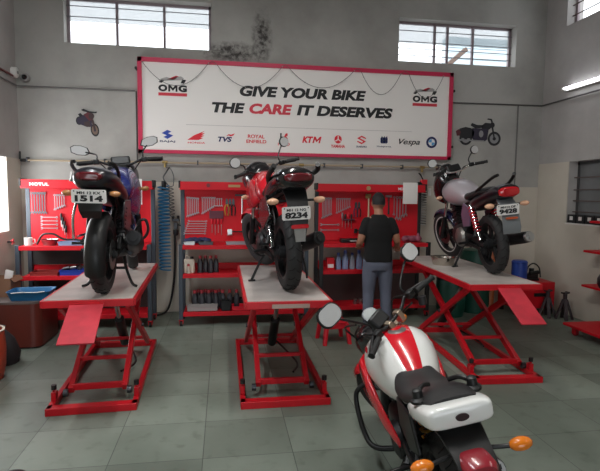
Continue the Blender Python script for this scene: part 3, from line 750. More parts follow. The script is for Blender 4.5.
def paper(x0, x1, z0, z1, Y, lab, lines):
    t = thing('notice_paper', lab, 'notice', ((x0 + x1) / 2, Y, z1))
    w = (x1 - x0) / 2; h = z1 - z0
    n = 6
    B().rings([[(-w, -0.002 - 0.012 * math.sin(k / n * PI), -h * k / n), (w, -0.004 - 0.006 * math.sin(k / n * PI), -h * k / n), (w, -0.003 - 0.006 * math.sin(k / n * PI), -h * k / n), (-w, -0.001 - 0.012 * math.sin(k / n * PI), -h * k / n)] for k in range(n + 1)]).obj('sheet', PAPER, t)
    return t
pl = paper(-1.16, -0.995, 1.50, 1.81, 6.245, 'white notice sheet hanging from the bench header right of motorcycle 1514', 0)
B().box((0.02, -0.013, -0.11), (0.08, 0.003, 0.035)).obj('red_print', RINK, pl)
paper(2.41, 2.62, 1.53, 1.82, 6.375, 'white notice sheet covering the upper right corner of the mechanic\'s board', 0)

# ---------------------------------------------------------------- goods on the benches
REDCAP = mat('red_cap', '#b4343e', 0.4)
OILB = mat('dark_bottle', '#26262c', 0.35)
def oil_bottle(x, y, z, lab, grp, s=1.0, body=OILB, capm=REDCAP):
    t = thing('oil_bottle', lab, 'bottle', (x, y, z), group=grp); t.scale = (s, s, s)
    B().loft([(0, -0.028, 0.028, 0.031, 4), (0.11, -0.028, 0.028, 0.031, 4), (0.145, -0.024, 0.024, 0.026, 3), (0.165, -0.015, 0.015, 0.016, 2), (0.172, -0.015, 0.015, 0.015, 2)], 20, 'z').obj('bottle_body', body, t)
    B().cyl((0, 0, 0.170), (0, 0, 0.203), 0.019, 0.017, 14).obj('cap', capm, t)
    return t
for i in range(4):
    oil_bottle(-0.30 + 0.066 * i, 6.22 + 0.03 * (i % 2), 0.6455, ORD[i] + ' dark red-capped bottle from the white jerrycan on the middle shelf', 'oil bottles on the middle shelf', 1.06)
for i in range(7):
    oil_bottle(-0.37 + 0.088 * i, 6.26, 0.1705, ORD[i] + ' dark red-capped bottle from the left along the bottom shelf behind 8234', 'oil bottles on the bottom shelf', 1.20)
for i in range(4):
    oil_bottle(-0.33 + 0.088 * i, 6.36, 0.1705, ORD[i] + ' dark red-capped bottle in the back row of the bottom shelf', 'oil bottles on the bottom shelf', 1.15)
t = thing('jerrycan', 'white square jerrycan with dark cap on the middle shelf', 'jerrycan', (-0.43, 6.20, 0.6455))
B().box((0, 0, 0.09), (0.13, 0.09, 0.18)).obj('can_body', mat('cream_plastic', '#cfc4b4', 0.4), t, 0.014)
B().cyl((0.03, 0, 0.18), (0.03, 0, 0.205), 0.022, seg=14).obj('cap', BLACK, t)
B().curve([(-0.045, 0, 0.175), (-0.04, 0, 0.215), (-0.005, 0, 0.215), (0, 0, 0.178)], 0.008, 8).obj('handle', MATS['cream_plastic'], t)
t = thing('spray_can', 'small cream and red can in front of the white jerrycan', 'can', (-0.435, 6.10, 0.6575))
B().cyl((0, 0, 0), (0, 0, 0.09), 0.022, seg=14).obj('can_body', MATS['cream_plastic'], t)
B().cyl((0, 0, 0.09), (0, 0, 0.115), 0.017, 0.014, 14).obj('cap', REDCAP, t)
def tray(x, y, z, w, d, h, m, lab, nm='parts_tray', cat='tray', filler=None, fm=None):
    t = thing(nm, lab, cat, (x, y, z)); k = 0.008
    b = B().b2((-w / 2, -d / 2, 0), (w / 2, d / 2, k))
    for s in (-1, 1):
        b.b2((s * w / 2 - k / 2, -d / 2, 0), (s * w / 2 + k / 2, d / 2, h)); b.b2((-w / 2, s * d / 2 - k / 2, 0), (w / 2, s * d / 2 + k / 2, h))
    b.obj('tray_body', m, t, 0.002)
    B().rings([[(u, v, h - 0.010) for u, v in rrect(0, 0, w + q, d + q, .004, 1)] if k < 2 else [(u, v, h + 0.001) for u, v in rrect(0, 0, w + q, d + q, .004, 1)] for k, q in enumerate((0.010, 0.020, 0.020, 0.010))], False, True).obj('rim', m, t)
    return t
tray(-0.27, 6.16, 0.1805, 0.36, 0.14, 0.06, mat('grey_tray', '#9c9694', 0.5), 'pale grey tray in front of the bottles on the bottom shelf')
tray(0.02, 6.13, 0.1805, 0.10, 0.10, 0.12, BLACK, 'small black bin between the pale tray and the red tray')
tray(0.30, 6.16, 0.1805, 0.40, 0.16, 0.05, REDP, 'red tray at the right of the bottom shelf behind 8234')
tray(0.30, 6.39, 0.1705, 0.5, 0.14, 0.10, BLACK, 'wide black tray at the back of the bottom shelf behind 8234')
# worktop of the middle bench
t = thing('cloth_bundle', 'crumpled navy cloth bundle on the worktop behind motorcycle 8234', 'cloth', (-0.33, 6.26, 1.012))
b = B()
for k in range(7): b.ball((-0.12 + 0.04 * k, random.uniform(-.03, .03), 0.036 + 0.012 * abs(math.sin(k))), 0.055, 10, (1, 1, .62))
b.obj('cloth', mat('navy_cloth', '#23264a', 0.8), t)
for (x, m, w, lab) in ((-0.42, STEEL, 0.12, 'shiny steel socket tray at the left end of the middle worktop'), (-0.22, DSTEEL, 0.16, 'dark metal socket tray beside the shiny one on the middle worktop'), (0.18, OLD, 0.30, 'long dull metal tray on the middle worktop')):
    tray(x, 6.12, 1.011, w, 0.10, 0.035, m, lab)
# left bench goods
t = thing('mug', 'white mug at the left end of the left bench worktop', 'mug', (-2.28, 6.14, 1.011))
B().lathe([(0, 0.0), (0, 0.042), (0.09, 0.045), (0.09, 0.038), (0.01, 0.036), (0.01, 0)], seg=20).obj('mug_body', WHITE, t)
B().curve([(0.042, 0, 0.07), (0.07, 0, 0.07), (0.07, 0, 0.03), (0.042, 0, 0.02)], 0.006, 6).obj('handle', WHITE, t)
t = thing('steel_bowl', 'grey steel bowl beside the white mug on the left worktop', 'bowl', (-2.05, 6.16, 1.011))
B().lathe([(0.0, 0.0), (0.0, 0.07), (0.07, 0.10), (0.073, 0.104), (0.07, 0.096), (0.008, 0.066), (0.008, 0)], seg=24).obj('bowl_body', STEEL, t)
tray(-1.80, 6.14, 1.011, 0.26, 0.12, 0.045, mat('pale_blue_tray', '#7f93b4', 0.5), 'pale blue tray on the left worktop behind the motorcycle')
c = B().curve([(-2.17, 6.09, 1.025), (-2.1, 6.08, 1.14), (-1.98, 6.07, 1.15), (-1.86, 6.06, 1.09), (-1.7, 6.06, 1.08), (-1.55, 6.08, 1.025)], 0.012, 8).obj('power_cable', BLACK); tag(c, 'thick black cable lying over the bowl on the left worktop', 'cable')
c = B().curve([(-1.53, 6.33, 1.55), (-1.54, 6.26, 1.35), (-1.57, 6.24, 1.16), (-1.62, 6.22, 1.06), (-1.70, 6.24, 1.025)], 0.010, 8).obj('air_hose', BLACK); tag(c, 'black hose drooping down the left board beside motorcycle 1514', 'hose')
tray(-1.72, 6.20, 0.646, 0.40, 0.26, 0.07, mat('blue_tray', '#20389c', 0.4), 'deep blue parts tray on the middle shelf of the left bench')
for i in range(7):
    x = -1.86 + 0.05 * i; y = 6.13 + 0.045 * (i % 3)
    t = thing('metal_part', ORD[i] + ' small metal part from the left in the deep blue tray', 'machine part', (x, y, 0.66), (0, 0, i * .5), 'metal parts in the blue tray')
    B().cyl((-0.035, 0, 0.07), (0.035, 0, 0.08), 0.018, 0.026, 12).obj('part_body', STEEL if i % 2 else DSTEEL, t)
    B().cyl((-0.05, 0, 0.066), (-0.03, 0, 0.07), 0.010, seg=8).obj('part_shaft', DSTEEL, t)
tray(-2.10, 6.18, 0.646, 0.30, 0.2, 0.05, mat('rust_tray', '#8f2a26', 0.5), 'red brown tray on the middle shelf left of the blue one')
# third bench goods
BLB = mat('pale_blue_bottle', '#7f8fb2', 0.35); BLC = mat('blue_bottle', '#3350a0', 0.35)
for i in range(6):
    oil_bottle(1.52 + 0.095 * i, 6.35, 0.6455, ORD[i] + ' pale blue bottle from the left on the shelf beside the mechanic', 'blue bottles on the right middle shelf', 1.25 if i % 2 else 1.1, [BLB, BLB, mat('grey_bottle', '#8f97a6', 0.35)][i % 3], BLC)
t = thing('carton', 'small red and white carton left of the pale blue bottles', 'carton', (1.40, 6.33, 0.6455))
B().b2((-0.05, -0.05, 0), (0.05, 0.05, 0.16)).obj('carton_body', RED2, t, 0.003)
B().b2((-0.04, -0.053, 0.03), (0.04, -0.0505, 0.08)).obj('carton_label', PAPER, t)
for i in range(4):
    t = thing('engine_part', ORD[i] + ' shiny engine part from the left on the bottom shelf beside the mechanic', 'machine part', (1.76 + 0.078 * i, 6.32 + 0.03 * (i % 2), 0.1705), (0, 0, i), 'engine parts on the right bottom shelf')
    B().lathe([(0, 0.0), (0, 0.034), (0.03, 0.036), (0.035, 0.026), (0.07, 0.026), (0.07, 0.0)], seg=14).obj('part_body', STEEL, t)
    B().cyl((0, -0.04, 0.05), (0, 0.04, 0.05), 0.008, seg=8).obj('part_pin', DSTEEL, t)
t = thing('plastic_bag', 'crumpled pink plastic bag on the worktop right of the mechanic', 'bag', (2.53, 6.33, 1.011))
b = B()
for k in range(5): b.ball((-0.08 + 0.045 * k, 0.02 * (k % 2), 0.045), 0.055, 10, (1, .8, .8))
b.obj('bag_body', mat('pink_bag', '#8c4a5c', 0.5), t)
B().ball((0.10, 0, 0.09), 0.022, 8, (1, 1, 1.6)).obj('bag_knot', MATS['pink_bag'], t)
t = thing('tool_box', 'low black tool case on the worktop left of the mechanic', 'tool box', (1.70, 6.33, 1.011))
B().b2((-0.16, -0.07, 0), (0.16, 0.07, 0.05)).obj('case_body', BLACK, t, 0.006)
B().b2((-0.05, -0.085, 0.02), (0.05, -0.07, 0.03)).obj('handle', WHITE, t)

# ---------------------------------------------------------------- scissor lifts
DECK = mat('lift_deck', '#c2bab4', 0.55, var=0.25, vscale=3.0, hex2='#a39a95')
def lift(x, yf, label, flap=None, plate=False, L=1.95, width=0.63, ang=0.0, bo=0.0, bw=0.315):
    """x: centre; yf: front edge of the deck"""
    t = thing('motorcycle_lift', label, 'motorcycle lift', (x, yf, 0), (0, 0, ang))
    h = width / 2; zt = 0.865
    B().b2((-h + 0.008, 0.008, zt - 0.012), (h - 0.008, L, zt)).obj('deck_plate', DECK, t)
    fr = B()
    for s in (-1, 1): fr.b2((s * h - 0.015, 0, zt - 0.056), (s * h + 0.015, L, zt - 0.004))
    fr.b2((-h, -0.012, zt - 0.056), (h, 0.02, zt - 0.004)); fr.b2((-h, L - 0.02, zt - 0.056), (h, L + 0.012, zt - 0.004))
    for k in (0.3, 0.6): fr.b2((-h, L * k, zt - 0.05), (h, L * k + 0.04, zt - 0.014))
    fr.obj('deck_frame', RED, t, 0.003)
    ba = B(); zb = 0.055
    for s in (-1, 1): ba.b2((s * (bw - 0.02) - 0.02, -0.02, 0.005), (s * (bw - 0.02) + 0.02, 1.62, zb))
    ba.b2((-bw, -0.03, 0.0), (bw, 0.05, zb)); ba.b2((-bw, 1.58, 0.0), (bw, 1.64, zb))
    ba.xf(Matrix.Translation((0, bo, 0))).obj('base_frame', RED, t, 0.004)
    hi = h - 0.115
    for s in (-1, 1):
        B().bar((s * hi, 0.22 + bo, 0.09), (s * hi, 1.50, zt - 0.085), 0.042, 0.058).obj('scissor_arm', RED, t, 0.004)
        B().bar((s * (hi + 0.045), 1.50 + bo, 0.08), (s * (hi + 0.045), 0.20, zt - 0.085), 0.036, 0.058).obj('scissor_arm', RED, t, 0.004)
        B().cyl((s * (hi + 0.02), 0.215 + bo, 0.075), (s * (hi + 0.055), 0.215 + bo, 0.075), 0.030, seg=14).obj('roller', DSTEEL, t)
        B().cyl((s * (hi - 0.03), 0.86 + bo / 2, 0.435), (s * (hi + 0.08), 0.86 + bo / 2, 0.435), 0.018, seg=12).obj('pivot_pin', DSTEEL, t)
        hk = bw - .02; lp = B().b2((s * hk - 0.018, 0.12 + bo, zb), (s * hk + 0.018, 0.18 + bo, 0.12)).b2((s * hk - 0.008, 0.13 + bo, 0.12), (s * hk + 0.008, 0.15 + bo, 0.145)).obj('lock_post', RED, t, 0.003)
        B().cyl((s * hk, 0.14 + bo, 0.14), (s * hk, 0.14 + bo, 0.175), 0.020, seg=12).obj('knob', BLACK, lp)
    B().bar((-hi, 0.24 + bo, 0.11), (hi, 0.24 + bo, 0.11), 0.035, 0.045).obj('cross_bar', RED, t, 0.003); B().bar((-hi, 0.50 + bo * .75, 0.255), (hi, 0.50 + bo * .75, 0.255), 0.03, 0.03).obj('cross_bar', RED, t, 0.003)
    B().bar((-hi, 1.40, zt - 0.14), (hi, 1.40, zt - 0.14), 0.03, 0.03).obj('cross_bar', RED, t, 0.003); B().bar((-hi - 0.03, 1.30 + bo, 0.18), (hi + 0.03, 1.30 + bo, 0.18), 0.03, 0.03).obj('cross_bar', RED, t, 0.003)
    cy = B().cyl((0.02, 1.50, 0.09), (0.02, 1.18, 0.42), 0.045, seg=18).obj('hydraulic_cylinder', BLACK, t)
    B().cyl((0.02, 1.18, 0.42), (0.02, 0.98, 0.63), 0.022, seg=12).obj('piston_rod', CHROME, cy)
    B().curve([(0.06, 1.45, 0.12), (0.13, 1.2, 0.10), (0.2, 0.9, 0.07), (0.12, 0.6, 0.10)], 0.010, 6).obj('hydraulic_hose', BLACK, t)
    if flap:
        fx, fw, fl = flap
        a = B(); th = math.radians(28)
        a.bar((fx, -0.012, zt - 0.035), (fx, -0.012 - fl * math.cos(th), zt - 0.035 - fl * math.sin(th)), fw, 0.012, (0, 0, 1))
        a.obj('ramp_flap', mat('worn_red_paint', '#c8303f', 0.5, var=0.25, vscale=9), t, 0.002)
        B().cyl((fx - fw / 2, -0.012, zt - 0.03), (fx + fw / 2, -0.012, zt - 0.03), 0.010, seg=8).obj('hinge', RED, t)
    if plate:
        B().b2((-0.13, -0.0165, zt - 0.052), (0.15, -0.0125, zt - 0.022)).obj('maker_plate', mat('tin_plate', '#a58f84', 0.4, 0.4), t)
    return t
lift(-0.98, 3.70, 'red scissor lift carrying the blue-black motorcycle 1514', flap=(-0.01, 0.235, 0.40), L=1.85, bo=0.03, bw=0.322, ang=math.radians(2.5))
lift(0.475, 3.50, 'red scissor lift carrying the red motorcycle 8234', plate=True, L=1.82, bo=0.15, bw=0.352)
lift(2.50, 3.98, 'red scissor lift carrying the silver and blue motorcycle 9428', flap=(0.02, 0.215, 0.47), L=2.0, width=0.67, bo=-0.12, bw=0.305, ang=math.radians(-3.0))

# pan on the right lift
t = thing('steel_pan', 'shiny steel oil pan on the right lift beside the front wheel', 'pan', (2.47, 5.20, 0.866))
B().lathe([(0.0, 0.0), (0.0, 0.115), (0.085, 0.135), (0.09, 0.148), (0.085, 0.128), (0.01, 0.108), (0.01, 0)], seg=28).obj('pan_body', mat('pan_steel', '#c4bdb2', 0.25, 1.0), t)
B().curve([(0.14, -0.03, 0.075), (0.18, -0.03, 0.08), (0.18, 0.03, 0.08), (0.14, 0.03, 0.075)], 0.006, 6).obj('handle', STEEL, t)

# ---------------------------------------------------------------- left corner: cabinet, box, tray, barrel
CAB = mat('cabinet_brown', '#66291f', 0.42, var=0.35, vscale=1.8)
t = thing('side_cabinet', 'round-cornered red brown cabinet against the left wall', 'cabinet', (-2.255, 5.67, 0))
B().prism(rrect(0, 0, 0.70, 0.64, 0.10, 6), 0.02, 0.475, 'xy').obj('cabinet_body', CAB, t)
B().prism(rrect(0, 0, 0.705, 0.645, 0.10, 6), 0.477, 0.50, 'xy').obj('cabinet_top', mat('cabinet_top', '#5e5350', 0.5), t)
B().prism(rrect(0, 0, 0.64, 0.58, 0.10, 6), 0.0, 0.03, 'xy').obj('plinth', BLACK, t)
t = thing('cardboard_box', 'brown open cardboard box on the cabinet by the left wall', 'box', (-2.44, 5.76, 0.501))
b = B()
for s in (-1, 1): b.b2((-0.15, s * 0.13 - 0.004, 0), (0.15, s * 0.13 + 0.004, 0.20)); b.b2((s * 0.15 - 0.004, -0.13, 0), (s * 0.15 + 0.004, 0.13, 0.20))
b.b2((-0.15, -0.13, 0), (0.15, 0.13, 0.006))
CARD = mat('cardboard', '#7d5a44', 0.8); b.obj('box_body', CARD, t)
B().box((0.17, 0, 0.18), (0.06, 0.24, 0.005), (0, 0.9, 0)).obj('box_flap', CARD, t)
t = thing('paper_slip', 'folded white paper slip sticking up from the cardboard box', 'paper', (-2.36, 5.74, 0.64), (0.1, 0.25, -0.2))
B().box((0, 0, 0.08), (0.09, 0.004, 0.11)).obj('slip', PAPER, t)
B().box((0.0, 0.012, 0.12), (0.085, 0.003, 0.05), (0.25, 0, 0)).obj('slip_fold', PAPER, t)
TEAL = mat('blue_plastic', '#165f8c', 0.4)
t = thing('drain_tray', 'blue plastic drain tray lying on the red brown cabinet', 'tray', (-2.04, 5.54, 0.501), (0, 0, 0.05))
b = B(); 
rings = []
for (z, k) in ((0, .86), (0.085, 1.0), (0.095, 1.04), (0.095, 1.0), (0.082, .94), (0.012, .82)):
    rings.append([(u * k, v * k, z) for u, v in rrect(0, 0, 0.42, 0.30, 0.05)])
b.rings(rings).obj('tray_body', TEAL, t)
B().curve([(-0.15, -0.165, 0.09), (-0.05, -0.17, 0.098), (0.08, -0.17, 0.094), (0.17, -0.16, 0.10)], 0.005, 6).obj('white_edge', WHITE, t, label='white worn front edge')
t = thing('plastic_barrel', 'orange red plastic barrel at the left wall, open topped', 'barrel', (-2.13, 4.50, 0))
B().lathe([(0.0, 0.0), (0.0, 0.20), (0.12, 0.225), (0.28, 0.23), (0.41, 0.22), (0.43, 0.225), (0.43, 0.205), (0.03, 0.19), (0.03, 0)], seg=32).obj('barrel_body', mat('orange_plastic', '#b5452c', 0.45), t)
B().lathe([(0.425, 0.222), (0.44, 0.226), (0.44, 0.205), (0.425, 0.205)], seg=32, close=True).obj('rim', mat('pale_rim', '#a59a84', 0.5), t)
t = thing('sack', 'small dark sack slumped on the floor behind the orange barrel', 'sack', (-2.12, 4.95, 0))
B().loft([(0, -0.12, 0.12, 0.15, 2.5), (0.1, -0.14, 0.14, 0.17, 2.3), (0.24, -0.10, 0.10, 0.12, 2.1), (0.32, -0.04, 0.04, 0.05, 2)], 20, 'z').obj('sack_body', mat('dark_sack', '#211d1f', 0.8), t)
B().cyl((0, 0, 0.31), (0, 0, 0.36), 0.03, 0.05, 12).obj('sack_neck', MATS['dark_sack'], t)
t = thing('wall_tap', 'small red valve handle on the left wall below the window', 'valve', (XL + 0.013, 6.38, 1.03))
B().cyl((0, 0, 0), (0.06, 0, 0), 0.012, seg=10).obj('valve_stem', DSTEEL, t)
B().bar((0.06, -0.045, 0.02), (0.06, 0.045, -0.02), 0.014, 0.018).bar((0.06, -0.02, -0.035), (0.06, 0.02, 0.035), 0.014, 0.018).obj('valve_handle', REDP, t, 0.003)
t = thing('helmet', 'dark red-trimmed helmet on the floor at the lower left corner', 'helmet', (-1.10, 2.61, 0))
B().lathe([(0.0, 0.0), (0.0, 0.11), (0.06, 0.125), (0.12, 0.115), (0.17, 0.075), (0.185, 0.03), (0.187, 0)], seg=24).obj('helmet_shell', mat('helmet_dark', '#2b262b', 0.3), t)
B().lathe([(0.0, 0.112), (0.0, 0.126), (0.03, 0.131), (0.03, 0.117)], seg=24, close=True).obj('helmet_trim', REDP, t)

# ---------------------------------------------------------------- right corner
t = thing('tool_cabinet', 'low red steel tank standing behind the right lift', 'tank', (4.28, 6.32, 0))
B().b2((-0.30, -0.22, 0.09), (0.30, 0.22, 0.46)).obj('tank_body', RED, t, 0.012)
B().b2((-0.02, -0.226, 0.26), (0.22, -0.221, 0.31)).obj('slot', BLACK, t)
for sx in (-1, 1):
    for sy in (-1, 1): B().b2((sx * 0.26 - 0.025, sy * 0.18 - 0.025, 0), (sx * 0.26 + 0.025, sy * 0.18 + 0.025, 0.09)).obj('foot', BLACK, t)
t = thing('air_pump', 'blue motor pump with black hose on the red tank', 'pump', (4.17, 6.30, 0.461))
BLM = mat('motor_blue', '#1d3f95', 0.45)
B().cyl((-0.02, 0, 0.03), (-0.02, 0, 0.26), 0.105, seg=24).cyl((-0.02, 0, 0.26), (-0.02, 0, 0.285), 0.112, 0.09, 24).obj('motor', BLM, t)
B().b2((0.06, -0.06, 0.0), (0.24, 0.06, 0.10)).cyl((0.17, 0, 0.10), (0.17, 0, 0.17), 0.035, seg=14).cyl((0.10, -0.06, 0.10), (0.24, -0.06, 0.12), 0.03, seg=12).obj('pump_head', BLACK, t, 0.006)
B().curve([(0.08, -0.02, 0.10), (0.10, -0.02, 0.19), (0.18, -0.02, 0.24), (0.27, -0.02, 0.18), (0.30, -0.02, 0.04)], 0.010, 8).obj('hose', BLACK, t)
B().b2((-0.12, -0.08, 0), (0.24, 0.08, 0.03)).obj('base', BLACK, t)
JK = mat('jack_black', '#2e2024', 0.5)
def jack(x, y, lab):
    t = thing('jack_stand', lab, 'jack stand', (x, y, 0), (0, 0, 0.4), 'jack stands in the right corner')
    for k in range(4):
        a = PI / 4 + k * PI / 2
        B().bar((0.105 * math.cos(a), 0.105 * math.sin(a), 0.0), (0.022 * math.cos(a), 0.022 * math.sin(a), 0.27), 0.042, 0.024).obj('leg', JK, t)
    B().cyl((0, 0, 0.13), (0, 0, 0.345), 0.026, seg=12).obj('ratchet_post', JK, t)
    B().prism([(-0.06, 0.375), (-0.05, 0.352), (0.05, 0.352), (0.06, 0.375), (0.035, 0.362), (-0.035, 0.362)], -0.03, 0.03).obj('saddle', JK, t)
    B().cyl((0, 0, 0.245), (0, 0, 0.275), 0.034, seg=12).obj('collar', JK, t)
    B().bar((0, 0, 0.25), (0.11, 0.02, 0.20), 0.012, 0.012).obj('handle', JK, t)
    return t
jack(4.40, 6.00, 'black jack stand nearer the red tank in the right corner')
jack(4.54, 5.84, 'black jack stand nearer the right wall beside another')
for i, z in enumerate((1.325, 0.955, 0.515)):
    t = thing('wall_shelf', ['upper red wall shelf directly under the grille window', 'middle red wall shelf, empty, on the right wall', 'lowest red wall shelf on the right wall holding a helmet'][i], 'shelf', (4.62, 4.65, z))
    B().b2((-0.12 if i else -0.06, -1.0, 0), (0.135, 0.86, 0.028)).obj('shelf_board', RED2, t, 0.003)
    for y in (0.6, -0.6): B().bar((0.13, y, -0.14), (-0.04, y, 0.0), 0.02, 0.02).bar((0.128, y, -0.16), (0.128, y, 0), 0.02, 0.012).obj('bracket', RED, t)
t = thing('helmet', 'black motorcycle helmet resting on the lowest wall shelf', 'helmet', (4.62, 5.20, 0.5435), (0, 0, 1.9))
B().lathe([(0.0, 0.0), (0.0, 0.10), (0.05, 0.125), (0.12, 0.125), (0.19, 0.09), (0.225, 0.04), (0.23, 0)], seg=24).obj('helmet_shell', mat('helmet_black', '#2a2428', 0.35), t)
B().loft([(-0.128, 0.08, 0.15, 0.06, 3), (-0.10, 0.06, 0.16, 0.10, 3)], 16).obj('visor', mat('dark_glass', '#060607'), t)
for i in range(4):
    y = 6.10 - 0.17 * i
    t = thing('small_carton', ORD[i] + ' small black carton with white label counted from the corner on the window sill', 'carton', (XR + 0.04, y, W4[2] + 0.001), group='black cartons on the window sill')
    B().b2((-0.045, -0.075, 0), (0.045, 0.075, 0.115)).obj('carton_body', mat('black_card', '#19191d', 0.6), t, 0.002)
    B().b2((-0.0475, -0.03, 0.04), (-0.0455, 0.03, 0.09)).obj('carton_label', PAPER, t)
t = thing('platform_dolly', 'low red platform dolly on castors by the right wall', 'dolly', (4.42, 4.62, 0))
B().b2((-0.36, -0.60, 0.105), (0.32, 0.62, 0.135)).obj('platform', RED2, t, 0.006)
for sx in (-0.28, 0.26):
    for sy in (-0.5, 0.5):
        c = B().b2((sx - 0.03, sy - 0.03, 0.085), (sx + 0.03, sy + 0.03, 0.105)).b2((sx - 0.024, sy - 0.03, 0.03), (sx - 0.018, sy + 0.03, 0.09)).b2((sx + 0.018, sy - 0.03, 0.03), (sx + 0.024, sy + 0.03, 0.09)).obj('castor', RED, t)
        B().cyl((sx - 0.016, sy, 0.04), (sx + 0.016, sy, 0.04), 0.040, seg=18).obj('wheel', mat('red_wheel', '#8c1a22', 0.5), c)
t = thing('waste_drum', 'dark green plastic drum standing behind the right lift', 'drum', (3.10, 6.25, 0))
GRN = mat('green_plastic', '#0b4638', 0.45)
B().lathe([(0, 0), (0, 0.17), (0.1, 0.19), (0.45, 0.20), (0.50, 0.195), (0.50, 0.17), (0.50, 0)], seg=28).obj('drum_body', GRN, t)
B().lathe([(0.50, 0.20), (0.53, 0.20), (0.54, 0.17), (0.54, 0)], seg=28).obj('lid', BLACK, t)
t = thing('waste_drum', 'taller green drum against the back wall behind motorcycle 9428', 'drum', (3.55, 6.45, 0))
B().lathe([(0, 0), (0, 0.20), (0.1, 0.21), (0.80, 0.21), (0.88, 0.19), (0.90, 0.15), (0.90, 0)], seg=28).obj('drum_body', GRN, t)
B().lathe([(0.45, 0.212), (0.46, 0.22), (0.47, 0.212)], seg=28).obj('band', BLACK, t)
t = thing('orange_cylinder', 'thin orange gas cylinder beside the taller green drum', 'cylinder', (3.86, 6.55, 0))
B().lathe([(0, 0), (0, 0.06), (0.85, 0.06), (0.93, 0.03), (0.95, 0.02), (0.95, 0)], seg=20).obj('cylinder_body', mat('orange_steel', '#a5562c', 0.45), t)
B().cyl((0, 0, 0.95), (0, 0, 1.02), 0.018, seg=10).obj('valve', DSTEEL, t)
# red plastic stool in front of the third bench
t = thing('stool', 'low red plastic stool behind the white motorcycle', 'stool', (1.215, 5.26, 0), (0, 0, 0.1))
B().prism(rrect(0, 0, 0.27, 0.27, 0.05), 0.225, 0.25, 'xy').obj('seat', REDP, t, 0.006)
b = B()
for s in (-1, 1): b.b2((-0.115, s * 0.12 - 0.006, 0.17), (0.115, s * 0.12 + 0.006, 0.226)); b.b2((s * 0.12 - 0.006, -0.115, 0.17), (s * 0.12 + 0.006, 0.115, 0.226))
b.obj('apron', REDP, t, 0.003)
for sx in (-1, 1):
    for sy in (-1, 1):
        B().rings([[(sx * (0.115 + q) + u, sy * (0.115 + q) + v, z) for u, v in rrect(0, 0, w, w, w * 0.2, 2)] for (z, q, w) in ((0.225, 0, 0.05), (0.0, 0.03, 0.042))]).obj('leg', REDP, t)
# ---------------------------------------------------------------- motorcycles
def tyre_material():
    m = bpy.data.materials.new('tyre_tread'); m.use_nodes = True
    nt = m.node_tree; b = nt.nodes['Principled BSDF']
    b.inputs['Base Color'].default_value = lin('#222223'); b.inputs['Roughness'].default_value = 0.65
    return m
TYRE = tyre_material()
GROOVE = mat('tyre_groove', '#0b0b0b', 0.9)
ALLOY = mat('black_alloy', '#242426', 0.4, 0.3)
WALLOY = mat('white_alloy', '#cfcac8', 0.4)
RIMLINE = mat('rim_line', '#c9c6c4', 0.4)
ENGINE = mat('engine_black', '#2a2a2c', 0.45, 0.5)
ENGINE_S = mat('engine_silver', '#8f8c88', 0.4, 0.8)
AMBER = mat('amber_lens', '#e07a1c', 0.2, coat=0.4)
PALE_AMBER = mat('pale_amber_lens', '#d9a888', 0.2, coat=0.4)
TAILRED = mat('tail_lens', '#b3141e', 0.15, coat=0.6)
TAILDARK = mat('dark_tail_lens', '#5a1018', 0.2, coat=0.5)
TAILWINE = mat('wine_tail_lens', '#8e1f2c', 0.25, coat=0.4)
PLATE = mat('plate_white', '#e2dfdc', 0.45)
MIRROR = mat('mirror_glass', '#cfcfcf', 0.25, 0.4)  # pale, partly diffuse colour stands in for bright ceiling reflections
GLOSSBLK = mat('gloss_black', '#141416', 0.18, coat=0.5)
SEATB = mat('seat_vinyl', '#1d1c1d', 0.55, bump=0.1, bscale=120)
DIAL = mat('dial_face', '#8f9493', 0.5)

